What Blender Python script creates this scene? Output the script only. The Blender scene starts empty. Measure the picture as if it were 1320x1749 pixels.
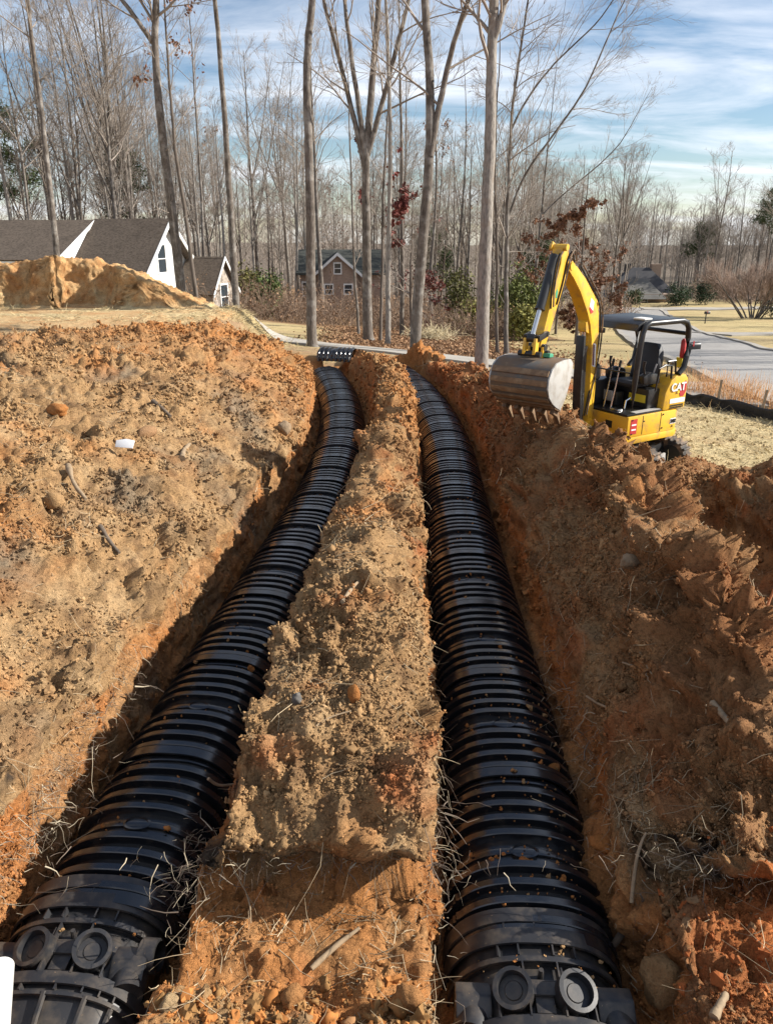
import bpy, bmesh, math
import numpy as np
from mathutils import Vector, Matrix

# ------------------------------------------------------------------ camera, sky, sun, exposure
sc = bpy.context.scene
PITCH = math.radians(20.3)
EYE = np.array([0.0, 0.0, 3.7])          # Z = 0 is the level floor of the two trenches
FPX = 1300.0                              # focal length in pixels of the 1320 x 1749 photograph
cam = bpy.data.cameras.new('camera'); camo = bpy.data.objects.new('camera', cam)
sc.collection.objects.link(camo)
camo.location = EYE; camo.rotation_euler = (math.pi/2 - PITCH, 0, 0)
cam.sensor_fit = 'VERTICAL'; cam.sensor_height = 36.0; cam.sensor_width = 36.0
cam.lens = FPX/1749.0*36.0
cam.clip_start = 0.05; cam.clip_end = 3000
sc.camera = camo

SUN_EL = math.radians(32.0)
SUN_AZ = math.radians(3.0)               # angle ahead of straight right (+X towards +Y)
sund = np.array([math.cos(SUN_EL)*math.cos(SUN_AZ), math.cos(SUN_EL)*math.sin(SUN_AZ), math.sin(SUN_EL)])
sun = bpy.data.lights.new('sun', 'SUN'); sun.energy = 5.0; sun.angle = math.radians(0.55); sun.color = (1.0, 0.94, 0.85)
suno = bpy.data.objects.new('sun', sun); sc.collection.objects.link(suno)
suno.rotation_euler = Vector(sund).to_track_quat('Z', 'Y').to_euler()

world = bpy.data.worlds.new('World'); sc.world = world; world.use_nodes = True
nt = world.node_tree; nt.nodes.clear()
def N(t, **kw):
    n = nt.nodes.new(t)
    for k, v in kw.items(): setattr(n, k, v)
    return n
sky = N('ShaderNodeTexSky'); sky.sky_type = 'NISHITA'; sky.sun_disc = False
sky.sun_elevation = SUN_EL; sky.sun_rotation = math.pi/2 - SUN_AZ
sky.air_density = 1.0; sky.dust_density = 0.15; sky.ozone_density = 3.0; sky.altitude = 200
tc = N('ShaderNodeTexCoord')
sep = N('ShaderNodeSeparateXYZ'); nt.links.new(tc.outputs['Generated'], sep.inputs[0])
zc = N('ShaderNodeMath', operation='MAXIMUM'); nt.links.new(sep.outputs['Z'], zc.inputs[0]); zc.inputs[1].default_value = 0.0
za = N('ShaderNodeMath', operation='ADD'); nt.links.new(zc.outputs[0], za.inputs[0]); za.inputs[1].default_value = 0.16
dx = N('ShaderNodeMath', operation='DIVIDE'); nt.links.new(sep.outputs['X'], dx.inputs[0]); nt.links.new(za.outputs[0], dx.inputs[1])
dy = N('ShaderNodeMath', operation='DIVIDE'); nt.links.new(sep.outputs['Y'], dy.inputs[0]); nt.links.new(za.outputs[0], dy.inputs[1])
cmb = N('ShaderNodeCombineXYZ'); nt.links.new(dx.outputs[0], cmb.inputs[0]); nt.links.new(dy.outputs[0], cmb.inputs[1])
mp = N('ShaderNodeMapping'); nt.links.new(cmb.outputs[0], mp.inputs[0])
mp.inputs['Rotation'].default_value = (0, 0, math.radians(24)); mp.inputs['Scale'].default_value = (0.75, 1.9, 1)
n1 = N('ShaderNodeTexNoise'); nt.links.new(mp.outputs[0], n1.inputs['Vector'])
n1.inputs['Scale'].default_value = 1.15; n1.inputs['Detail'].default_value = 9; n1.inputs['Roughness'].default_value = 0.58; n1.inputs['Distortion'].default_value = 0.5
n2 = N('ShaderNodeTexNoise'); nt.links.new(cmb.outputs[0], n2.inputs['Vector'])
n2.inputs['Scale'].default_value = 0.55; n2.inputs['Detail'].default_value = 4
mul = N('ShaderNodeMath', operation='ADD'); nt.links.new(n1.outputs[0], mul.inputs[0])
m2 = N('ShaderNodeMath', operation='MULTIPLY'); nt.links.new(n2.outputs[0], m2.inputs[0]); m2.inputs[1].default_value = 0.6
nt.links.new(m2.outputs[0], mul.inputs[1])
cr = N('ShaderNodeValToRGB'); nt.links.new(mul.outputs[0], cr.inputs[0])
cr.color_ramp.elements[0].position = 0.70; cr.color_ramp.elements[0].color = (0.0, 0.0, 0.0, 1)
cr.color_ramp.elements[1].position = 1.04; cr.color_ramp.elements[1].color = (0.85, 0.85, 0.85, 1)
mx = N('ShaderNodeMixRGB'); nt.links.new(cr.outputs[0], mx.inputs[0]); nt.links.new(sky.outputs[0], mx.inputs[1])
mx.inputs[2].default_value = (9.6, 9.9, 10.6, 1)
bg = N('ShaderNodeBackground'); nt.links.new(mx.outputs[0], bg.inputs[0]); bg.inputs[1].default_value = 0.066
wo = N('ShaderNodeOutputWorld'); nt.links.new(bg.outputs[0], wo.inputs[0])

sc.view_settings.view_transform = 'Standard'; sc.view_settings.look = 'None'
sc.view_settings.exposure = 0.92; sc.view_settings.gamma = 1.0; sc.view_settings.use_curve_mapping = False
sc.render.engine = 'CYCLES'
sc.cycles.max_bounces = 5; sc.cycles.diffuse_bounces = 3; sc.cycles.glossy_bounces = 2; sc.cycles.transparent_max_bounces = 6
sc.cycles.use_denoising = True; sc.cycles.denoiser = 'OPENIMAGEDENOISE'; sc.cycles.denoising_input_passes = 'RGB_ALBEDO_NORMAL'; sc.cycles.denoising_prefilter = 'ACCURATE'

RNG = np.random.default_rng(11)
COL = sc.collection

# ------------------------------------------------------------------ helpers
SN, CN = math.sin(PITCH), math.cos(PITCH)
def at(px, py, z):
    """world point seen at photograph pixel (px,py) at depth z metres along the view axis"""
    u = (px-660)/FPX; v = (py-874.5)/FPX
    return EYE + z*np.array([u, CN-v*SN, -SN-v*CN])

def srgb(r, g, b):
    f = lambda c: (c/255/12.92) if c/255 <= 0.04045 else ((c/255+0.055)/1.055)**2.4
    return (f(r), f(g), f(b))

_perm = np.random.default_rng(5).permutation(256).astype(np.int32); _perm = np.concatenate([_perm, _perm, _perm])
_g = np.random.default_rng(6).normal(size=(256, 3)); _g /= np.linalg.norm(_g, axis=1)[:, None]
_g = _g.astype(np.float32)
_gx, _gy, _gz = [np.ascontiguousarray(_g[:, k]) for k in range(3)]
def _perlin_block(p):
    i = np.floor(p).astype(np.int32); f = p - i
    w = f*f*f*(f*(f*6-15)+10); i &= 255
    fx, fy, fz = f[:, 0], f[:, 1], f[:, 2]; wx, wy, wz = w[:, 0], w[:, 1], w[:, 2]; ix, iy, iz = i[:, 0], i[:, 1], i[:, 2]
    out = 0
    for a in (0, 1):
        ha = _perm.take(ix+a); wa = wx if a else 1-wx
        for b in (0, 1):
            hb = _perm.take(ha+iy+b); wb = wa*(wy if b else 1-wy)
            for c in (0, 1):
                h = _perm.take(hb+iz+c); wc = wb*(wz if c else 1-wz)
                out = out + wc*(_gx.take(h)*(fx-a)+_gy.take(h)*(fy-b)+_gz.take(h)*(fz-c))
    return out*1.5
from concurrent.futures import ThreadPoolExecutor
_pool = ThreadPoolExecutor(4)
def perlin(p):
    p = np.asarray(p, dtype=np.float32); sh = p.shape[:-1]; p = p.reshape(-1, 3); n = len(p)
    if n <= 40000: return _perlin_block(p).reshape(sh)
    return np.concatenate(list(_pool.map(_perlin_block, [p[k:k+32768] for k in range(0, n, 32768)]))).reshape(sh)
def fbm(p, o=4, lac=2.1, gain=0.5):
    s, a, q = 0, 1.0, np.asarray(p, dtype=np.float32)
    for _ in range(o):
        s = s + a*perlin(q); q = q*lac+17.3; a *= gain
    return s
def billow(p, o=3, lac=2.1, gain=0.5):
    s, a, q = 0, 1.0, np.asarray(p, dtype=np.float32)
    for _ in range(o):
        s = s + a*(np.abs(perlin(q))*2-0.6); q = q*lac+31.7; a *= gain
    return s
_r4 = np.random.default_rng(7).random((256, 4)).astype(np.float32)
def clodf(p, cell, seed=0, rmin=.2, rmax=.72, warp=.35):
    """height of a bed of overlapping round-ish clods of about that cell size"""
    q = np.asarray(p, dtype=np.float32)/cell+seed*13.37
    if warp: q = q+warp*np.stack([perlin(q*1.3+3), perlin(q*1.3+11), perlin(q*1.3+27)], -1)
    i0 = np.floor(q-.5).astype(np.int32); out = np.zeros(q.shape[:-1], dtype=np.float32)
    for a in (0, 1):
        for b in (0, 1):
            for c in (0, 1):
                x, y, z = i0[..., 0]+a, i0[..., 1]+b, i0[..., 2]+c
                h = _perm[_perm[_perm[x & 255]+(y & 255)]+(z & 255)]; r = _r4[h]
                dx_, dy_, dz_ = np.abs(q[..., 0]-x-.5+.6*(r[..., 0]-.5)), np.abs(q[..., 1]-y-.5+.6*(r[..., 1]-.5)), np.abs(q[..., 2]-z-.5+.6*(r[..., 2]-.5))
                l1 = dx_*(.55+.5*r[..., 2])+dy_*(.55+.5*r[..., 0])+dz_*(.55+.5*r[..., 1])
                R_ = rmin+(rmax-rmin)*r[..., 3]
                out = np.maximum(out, np.minimum(1.5*(R_*1.15-l1*.85), R_*.85))
    return out*cell
def sstep(x, a, b):
    t = np.clip((x-a)/(b-a), 0, 1); return t*t*(3-2*t)
def smax(a, b, k):
    h = np.clip(0.5+0.5*(a-b)/k, 0, 1); return b*(1-h)+a*h+k*h*(1-h)

def mesh_np(name, V, faces, smooth=True, col=None, sharp=None):
    """V (n,3); faces = one index array (m,k) or a list of those"""
    if not isinstance(faces, (list, tuple)): faces = [faces]
    faces = [np.asarray(f, dtype=np.int32) for f in faces if len(f)]
    me = bpy.data.meshes.new(name)
    V = np.asarray(V, dtype=np.float32)
    me.vertices.add(len(V)); me.vertices.foreach_set('co', V.ravel())
    nl = sum(f.size for f in faces); nf = sum(len(f) for f in faces)
    me.loops.add(nl); me.polygons.add(nf)
    me.loops.foreach_set('vertex_index', np.concatenate([f.ravel() for f in faces]))
    tot = np.concatenate([np.full(len(f), f.shape[1], dtype=np.int32) for f in faces])
    st = np.concatenate([[0], np.cumsum(tot)[:-1]]).astype(np.int32)
    me.polygons.foreach_set('loop_start', st); me.polygons.foreach_set('loop_total', tot)
    me.polygons.foreach_set('use_smooth', np.full(nf, bool(smooth)))
    me.update(calc_edges=True)
    if sharp is not None: me.set_sharp_from_angle(angle=math.radians(sharp))
    if col is not None:
        at_ = me.color_attributes.new('Col', 'FLOAT_COLOR', 'POINT')
        c4 = np.ones((len(V), 4), dtype=np.float32); c4[:, :3] = col
        at_.data.foreach_set('color', c4.ravel())
    return me

def add(name, me, mat=None, parent=None, label=None, cat=None, group=None, kind=None, loc=None, rot=None):
    o = bpy.data.objects.new(name, me); COL.objects.link(o)
    if mat is not None and me is not None and not me.materials: me.materials.append(mat)
    if parent is not None: o.parent = parent
    if loc is not None: o.location = loc
    if rot is not None: o.rotation_euler = rot
    if label: o['label'] = label
    if cat: o['category'] = cat
    if group: o['group'] = group
    if kind: o['kind'] = kind
    return o
def empty(name, label, cat, loc=(0, 0, 0), rz=0.0, group=None):
    return add(name, None, label=label, cat=cat, group=group, loc=loc, rot=(0, 0, rz))
def copy_tree(o, parent=None):
    c = o.copy(); COL.objects.link(c); c.parent = parent
    for ch in o.children: copy_tree(ch, c)
    return c

class MB:
    """collects simple solids into one mesh"""
    def __init__(s): s.v = []; s.f = []; s.n = 0
    def raw(s, V, F):
        V = np.asarray(V, dtype=float).reshape(-1, 3)
        s.v.append(V); s.f += [tuple(int(i)+s.n for i in f) for f in F]; s.n += len(V); return s
    def box(s, a, b):
        (x0, y0, z0), (x1, y1, z1) = a, b
        V = [(x, y, z) for x in (x0, x1) for y in (y0, y1) for z in (z0, z1)]
        return s.raw(V, [(0, 1, 3, 2), (4, 6, 7, 5), (0, 4, 5, 1), (2, 3, 7, 6), (0, 2, 6, 4), (1, 5, 7, 3)])
    def prism(s, poly, frame, t0, t1):
        """poly: 2d points; frame: (origin, ax, ay, an); extruded along an from t0 to t1"""
        o, ax, ay, an = [np.asarray(q, dtype=float) for q in frame]
        n = len(poly)
        lo = [o+p[0]*ax+p[1]*ay+t0*an for p in poly]; hi = [o+p[0]*ax+p[1]*ay+t1*an for p in poly]
        F = [tuple(range(n))[::-1], tuple(range(n, 2*n))]+[(i, (i+1) % n, n+(i+1) % n, n+i) for i in range(n)]
        return s.raw(lo+hi, F)
    def tube(s, pts, r, k=10, cap=True):
        pts = np.asarray(pts, dtype=float); m = len(pts)
        r = np.full(m, r, dtype=float) if np.isscalar(r) else np.asarray(r, dtype=float)
        T = np.gradient(pts, axis=0); T /= np.linalg.norm(T, axis=1)[:, None]+1e-9
        d = T.mean(0); ref = np.array([0, 0, 1.]) if abs(d[2]) < .8*np.linalg.norm(d) else np.array([1., 0, 0])
        V = []
        for p, t, rr in zip(pts, T, r):
            b = np.cross(t, ref); b /= np.linalg.norm(b)+1e-9; c = np.cross(t, b)
            for j in range(k):
                a = 2*math.pi*j/k; V.append(p+rr*(math.cos(a)*b+math.sin(a)*c))
        F = [(i*k+j, i*k+(j+1) % k, (i+1)*k+(j+1) % k, (i+1)*k+j) for i in range(m-1) for j in range(k)]
        if cap: F += [tuple(range(k))[::-1], tuple((m-1)*k+j for j in range(k))]
        return s.raw(V, F)
    def mesh(s, name, smooth=False, sharp=35, bevel=0.0, seg=2):
        me = bpy.data.meshes.new(name)
        me.from_pydata(np.concatenate(s.v).tolist(), [], s.f)
        bm = bmesh.new(); bm.from_mesh(me)
        bmesh.ops.recalc_face_normals(bm, faces=bm.faces)
        if bevel > 0:
            ed = [e for e in bm.edges if len(e.link_faces) == 2 and e.calc_face_angle(0) > 0.5]
            bmesh.ops.bevel(bm, geom=ed, offset=bevel, segments=seg, affect='EDGES', profile=0.6, clamp_overlap=True)
        bm.to_mesh(me); bm.free()
        if smooth or bevel > 0:
            me.polygons.foreach_set('use_smooth', [True]*len(me.polygons)); me.set_sharp_from_angle(angle=math.radians(sharp))
        return me
    def build(s, name, mat, parent=None, **kw):
        mk = {k: kw.pop(k) for k in ('smooth', 'sharp', 'bevel', 'seg') if k in kw}
        return add(name, s.mesh(name, **mk), mat, parent, **kw)

def tubes(P, R, k=3):
    """P (M,N,3), R (M,N) -> verts, quads of M tubes"""
    M, n, _ = P.shape
    T = np.gradient(P, axis=1); T /= np.linalg.norm(T, axis=2, keepdims=True)+1e-9
    d = P[:, -1]-P[:, 0]; d /= np.linalg.norm(d, axis=1, keepdims=True)+1e-9
    ref = np.where(np.abs(d[:, 2:3]) < 0.75, np.array([[0, 0, 1.0]]), np.array([[1.0, 0.2, 0]]))[:, None, :]
    B = np.cross(T, ref); B /= np.linalg.norm(B, axis=2, keepdims=True)+1e-9
    C = np.cross(T, B)
    a = 2*np.pi*np.arange(k)/k
    V = P[:, :, None, :]+R[:, :, None, None]*(np.cos(a)[None, None, :, None]*B[:, :, None, :]+np.sin(a)[None, None, :, None]*C[:, :, None, :])
    idx = np.arange(M*n*k).reshape(M, n, k); r = np.roll(idx, -1, axis=2)
    F = np.stack([idx[:, :-1], r[:, :-1], r[:, 1:], idx[:, 1:]], axis=-1).reshape(-1, 4)
    return V.reshape(-1, 3), F
class NB:
    def __init__(s): s.v = []; s.f = []; s.n = 0; s.c = []
    def add(s, V, F, col=None):
        s.v.append(V); s.f.append(np.asarray(F)+s.n); s.n += len(V)
        if col is not None: s.c.append(np.broadcast_to(np.asarray(col, dtype=np.float32), (len(V), 3)))
        return s
    def mesh(s, name, **kw):
        by = {}
        for f in s.f: by.setdefault(f.shape[1], []).append(f)
        return mesh_np(name, np.concatenate(s.v), [np.concatenate(q) for q in by.values()], col=np.concatenate(s.c) if s.c else None, **kw)

# ------------------------------------------------------------------ materials
def mat(name, col, rough=0.6, metal=0.0, noise=None, bump=None, attr=False, spec=0.5, sheen=None, coat=0.0, trans=0.0):
    """noise = list of (scale, other colour, lo, hi, detail); bump = list of (scale, strength, distance)"""
    m = bpy.data.materials.new(name); m.use_nodes = True; t = m.node_tree; nd = t.nodes; b = nd['Principled BSDF']
    tcd = nd.new('ShaderNodeTexCoord'); vec = tcd.outputs['Object']
    if attr:
        a = nd.new('ShaderNodeAttribute'); a.attribute_name = 'Col'; cur = a.outputs['Color']
    else:
        r = nd.new('ShaderNodeRGB'); r.outputs[0].default_value = (*col, 1); cur = r.outputs[0]
    for sc_, c2, lo, hi, det in (noise or []):
        n = nd.new('ShaderNodeTexNoise'); t.links.new(vec, n.inputs['Vector'])
        if isinstance(sc_, tuple):
            mpn = nd.new('ShaderNodeMapping'); t.links.new(vec, mpn.inputs[0]); mpn.inputs['Scale'].default_value = sc_; t.links.new(mpn.outputs[0], n.inputs['Vector']); n.inputs['Scale'].default_value = 1
        else: n.inputs['Scale'].default_value = sc_
        n.inputs['Detail'].default_value = det; n.inputs['Roughness'].default_value = 0.6
        mr = nd.new('ShaderNodeMapRange'); t.links.new(n.outputs[0], mr.inputs[0]); mr.inputs[1].default_value = lo; mr.inputs[2].default_value = hi
        if isinstance(c2, (int, float)):      # multiply by a factor
            mm = nd.new('ShaderNodeMixRGB'); mm.blend_type = 'MULTIPLY'; mm.inputs[2].default_value = (c2, c2, c2, 1)
        else:
            mm = nd.new('ShaderNodeMixRGB'); mm.inputs[2].default_value = (*c2, 1)
        t.links.new(mr.outputs[0], mm.inputs[0]); t.links.new(cur, mm.inputs[1]); cur = mm.outputs[0]
    t.links.new(cur, b.inputs['Base Color'])
    prev = None
    for sc_, st, di in (bump or []):
        n = nd.new('ShaderNodeTexNoise'); t.links.new(vec, n.inputs['Vector']); n.inputs['Detail'].default_value = 4; n.inputs['Roughness'].default_value = 0.65
        if isinstance(sc_, tuple):
            mpn = nd.new('ShaderNodeMapping'); t.links.new(vec, mpn.inputs[0]); mpn.inputs['Scale'].default_value = sc_; t.links.new(mpn.outputs[0], n.inputs['Vector']); n.inputs['Scale'].default_value = 1
        else: n.inputs['Scale'].default_value = sc_
        bp = nd.new('ShaderNodeBump'); bp.inputs['Strength'].default_value = st; bp.inputs['Distance'].default_value = di
        t.links.new(n.outputs[0], bp.inputs['Height'])
        if prev is not None: t.links.new(prev, bp.inputs['Normal'])
        prev = bp.outputs[0]
    if prev is not None: t.links.new(prev, b.inputs['Normal'])
    b.inputs['Roughness'].default_value = rough; b.inputs['Metallic'].default_value = metal
    b.inputs['Specular IOR Level'].default_value = spec
    if coat: b.inputs['Coat Weight'].default_value = coat; b.inputs['Coat Roughness'].default_value = 0.15
    if trans: b.inputs['Transmission Weight'].default_value = trans
    return m

M = {}
M['soil'] = mat('soil', None, 0.95, attr=True, spec=0.15,
                noise=[(9, 0.75, .45, .75, 6), (40, 0.48, .48, .72, 5), (130, 1.3, .50, .78, 4)],
                bump=[(22, 0.8, 0.035), (64, 0.9, 0.022), (190, 0.9, 0.009)])
M['clod'] = mat('clod', None, 0.95, attr=True, spec=0.15, noise=[(60, 0.65, .48, .75, 5)], bump=[(35, 0.9, 0.022), (90, 0.9, 0.014), (260, 0.8, 0.006)])
M['crumb'] = mat('crumb', None, 0.95, attr=True, spec=0.12, noise=[(1.2, 0.75, .45, .75, 3)])
for nd_ in M['crumb'].node_tree.nodes:
    if nd_.bl_idname == 'ShaderNodeAttribute': nd_.attribute_type = 'INSTANCER'
M['ground'] = mat('ground', None, 0.95, attr=True, spec=0.1,
                  noise=[(0.35, 0.78, .45, .7, 5), (3.5, 0.75, .48, .72, 6), (30, 0.7, .5, .75, 5)], bump=[(12, 0.5, 0.05), (60, 0.5, 0.02)])
M['fibre'] = mat('fibre', None, 0.8, attr=True, spec=0.2)
M['leaf'] = mat('leaf', None, 0.7, attr=True, spec=0.2)
M['plastic'] = mat('plastic', (0.0095, 0.0105, 0.013), 0.21, spec=0.9, noise=[(14, (0.05, 0.042, 0.034), .54, .82, 7), (90, (0.10, 0.075, 0.05), .70, .86, 3)], bump=[(90, 0.05, 0.004)])
M['plastic_dusty'] = mat('plastic_dusty', (0.020, 0.020, 0.022), 0.40, spec=0.5, noise=[(10, (0.10, 0.08, 0.06), .46, .82, 8), (70, (0.28, 0.19, 0.11), .68, .80, 3)], bump=[(90, 0.06, 0.004)])
M['bark'] = mat('bark', (0.175, 0.150, 0.128), 0.9, noise=[((26, 26, 4), 0.45, .42, .66, 6), (2.3, (0.30, 0.28, 0.255), .5, .70, 4), (1.1, 0.6, .5, .72, 3)], bump=[((22, 22, 4), 0.8, 0.03)], spec=0.15)
M['bark_pale'] = mat('bark_pale', (0.30, 0.272, 0.24), 0.9, noise=[((24, 24, 6), 0.5, .43, .66, 6), (4.2, (0.24, 0.20, 0.165), .54, .68, 5)], bump=[((22, 22, 5), 0.8, 0.03)], spec=0.15)
M['bark_dark'] = mat('bark_dark', (0.15, 0.125, 0.105), 0.9, noise=[((5, 5, 1.2), 0.6, .42, .7, 6)], bump=[((22, 22, 4), 0.8, 0.03)], spec=0.15)
M['twig'] = mat('twig', (0.31, 0.265, 0.225), 0.85, noise=[(0.6, 0.75, .4, .7, 2)], spec=0.15)
M['asphalt'] = mat('asphalt', (0.34, 0.325, 0.305), 0.9, noise=[(0.5, 0.85, .45, .7, 4), (6, 0.85, .4, .7, 5), (60, 0.8, .4, .7, 2)], bump=[(80, 0.4, 0.01)], spec=0.2)
M['concrete'] = mat('concrete', (0.35, 0.325, 0.285), 0.9, noise=[(0.8, 0.85, .45, .7, 4), (10, 0.88, .45, .7, 5)], bump=[(60, 0.3, 0.01)], spec=0.2)
M['white_paint'] = mat('white_paint', (0.74, 0.74, 0.72), 0.6, noise=[(1.5, 0.92, .45, .7, 3)])
M['siding'] = mat('siding', (0.72, 0.72, 0.71), 0.6, noise=[(0.8, 0.93, .45, .7, 3)])
M['shingle'] = mat('shingle', (0.125, 0.098, 0.076), 0.9, noise=[(1.1, 0.8, .45, .7, 4), ((6, 6, 14), 0.6, .45, .65, 3)], bump=[((5, 5, 12), 0.6, 0.03)], spec=0.2)
M['shingle_green'] = mat('shingle_green', (0.062, 0.066, 0.06), 0.9, noise=[(1.1, 0.8, .45, .7, 4)], spec=0.2)
M['shingle_grey'] = mat('shingle_grey', (0.06, 0.06, 0.065), 0.9, noise=[(0.7, 0.8, .45, .7, 4)], spec=0.2)
M['brick'] = mat('brick', (0.36, 0.265, 0.205), 0.9, noise=[((4, 4, 12), 0.75, .45, .65, 3), (0.9, 0.85, .4, .7, 3)], spec=0.2)
M['stone_veneer'] = mat('stone_veneer', (0.36, 0.31, 0.26), 0.9, noise=[(3.5, 0.55, .45, .6, 2)], spec=0.2)
M['glass'] = mat('glass', (0.03, 0.04, 0.05), 0.08, spec=0.8)
M['yellow'] = mat('yellow', (0.70, 0.405, 0.028), 0.42, noise=[(3, 0.86, .45, .75, 5), (7, (0.34, 0.20, 0.08), .50, .76, 8)], bump=[(50, 0.03, 0.004)], coat=0.12)
M['black_paint'] = mat('black_paint', (0.014, 0.014, 0.015), 0.36, noise=[(8, (0.06, 0.05, 0.042), .55, .85, 6)], spec=0.5)
M['rubber'] = mat('rubber', (0.028, 0.025, 0.022), 0.8, noise=[(7, (0.26, 0.17, 0.10), .40, .66, 6)], bump=[(40, 0.4, 0.01)])
M['steel'] = mat('steel', (0.60, 0.60, 0.60), 0.2, metal=1.0)
M['bucket_steel'] = mat('bucket_steel', (0.085, 0.08, 0.075), 0.7, metal=0.0, noise=[(4, (0.13, 0.08, 0.045), .36, .60, 6), (20, (0.22, 0.15, 0.09), .58, .8, 5)], bump=[(40, 0.3, 0.006)])
M['bucket_side'] = mat('bucket_side', (0.42, 0.41, 0.385), 0.55, metal=0.2, noise=[(7, (0.30, 0.27, 0.23), .45, .7, 6), (3, (0.20, 0.19, 0.175), .58, .8, 5)], bump=[(40, 0.3, 0.006)])
M['bucket_rust'] = mat('bucket_rust', (0.19, 0.11, 0.055), 0.7, noise=[((3, 20, 20), 0.55, .42, .7, 5), (9, (0.27, 0.18, 0.10), .5, .75, 5)], bump=[(40, 0.3, 0.006)])
M['seat'] = mat('seat', (0.016, 0.018, 0.024), 0.6)
M['decal_white'] = mat('decal_white', (0.8, 0.8, 0.8), 0.5); M['decal_black'] = mat('decal_black', (0.012, 0.012, 0.012), 0.5)
M['decal_red'] = mat('decal_red', (0.45, 0.03, 0.03), 0.5); M['decal_yellow'] = mat('decal_yellow', (0.7, 0.55, 0.04), 0.5)
M['fabric'] = mat('fabric', (0.012, 0.012, 0.013), 0.55, noise=[(4, (0.05, 0.04, 0.033), .55, .8, 5)], bump=[((14, 14, 3), 0.6, 0.04)])
M['wood'] = mat('wood', (0.36, 0.27, 0.18), 0.85, noise=[(5, 0.65, .4, .7, 4)], bump=[(30, 0.4, 0.005)])
M['stick'] = mat('stick', (0.28, 0.20, 0.12), 0.85, noise=[(22, 0.6, .45, .72, 4)], bump=[(70, 0.5, 0.004)])
M['stick_dark'] = mat('stick_dark', (0.13, 0.097, 0.068), 0.9, noise=[(22, 0.55, .45, .72, 4)], bump=[(70, 0.5, 0.006)])
M['pvc'] = mat('pvc', (0.60, 0.585, 0.55), 0.4, noise=[(6, 0.9, .45, .7, 4)])
M['litter'] = mat('litter', (0.78, 0.79, 0.80), 0.55)
M['black_metal'] = mat('black_metal', (0.015, 0.015, 0.016), 0.45)
M['green'] = mat('green_tape', (0.05, 0.28, 0.16), 0.5)
M['rock'] = mat('rock', (0.20, 0.14, 0.085), 0.9, noise=[(6, (0.30, 0.20, 0.11), .4, .7, 5), (25, 0.6, .5, .75, 5)], bump=[(14, 0.6, 0.03), (60, 0.5, 0.01)])
M['stone_dark'] = mat('stone_dark', (0.085, 0.078, 0.07), 0.8, noise=[(12, (0.34, 0.30, 0.24), .5, .68, 4)], bump=[(30, 0.6, 0.01)])

# ------------------------------------------------------------------ terrain
_yt = np.arange(-4, 40, 0.05)
def _table(ys, xs, sg=12):
    v = np.interp(_yt, ys, xs); k = np.exp(-0.5*(np.arange(-3*sg, 3*sg+1)/sg)**2); k /= k.sum()
    return np.convolve(np.pad(v, 3*sg, mode='edge'), k, mode='valid')
_tl = _table([-4, 2.86, 4.47, 7.3, 10.2, 13, 15.8, 18, 19.9, 24], [-1.66, -1.57, -1.46, -1.18, -.87, -.79, -.92, -1.18, -1.55, -2.3])
_tr = _table([-4, 2.86, 4.34, 7.3, 10.2, 13, 15.8, 18, 19.1, 20.3, 24], [.60, .75, .86, .90, .98, 1.09, 1.0, .74, .55, .30, -.5])
XL = lambda Y: np.interp(Y, _yt, _tl)
XR = lambda Y: np.interp(Y, _yt, _tr)
HW = 0.53
_n1x = np.arange(-60, 60, .02); _n1c = {}
def n1d(Y, seed, f):
    if (seed, f) not in _n1c: _n1c[(seed, f)] = perlin(np.stack([_n1x*f, np.full(_n1x.shape, seed*7.7), np.full(_n1x.shape, .5)], -1))
    return np.interp(Y, _n1x, _n1c[(seed, f)])

def grade(X, Y):
    """the natural lie of the land: along the contour here, falling away to the road"""
    s = np.interp(Y, [0, 10, 15, 20, 25, 30, 40, 60, 80, 100, 140, 400], [0, 0, .10, .35, .75, 1.25, 2.2, 3.9, 5.0, 5.9, 6.5, 7.0])
    g = .7-.08*np.clip(X, -16, 8)-s
    pad = 1-sstep(X, -5.2, -3.6); pad = pad*(1-sstep(Y, 25.5, 32))*sstep(Y, 6, 12)
    g = g*(1-pad)+pad*1.33
    return g
def mound(X, Y):
    """cut bank of pale clay at the edge of the house pad"""
    edge = 25.2+0.5*perlin(np.stack([X*.45, Y*0+3.1, Y*0], -1))+.35*perlin(np.stack([X*1.3, Y*0+9.1, Y*0], -1))
    edge = edge+0.9*sstep(X, -10.75, -10.6)*(1-sstep(X, -9.6, -8.4))
    top = np.interp(X, [-40, -13, -10.5, -9.5, -8.3, -7.2, -6.2, -5.4], [2.55, 2.7, 2.92, 2.8, 2.45, 1.95, 1.55, 1.2])
    m = np.clip((Y-edge)/.75, 0, 1); m = m*m*(3-2*m)
    back = 1-sstep(Y, 28.5, 33)
    return (top-1.33)*m*back*(X < -5.35)

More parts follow.
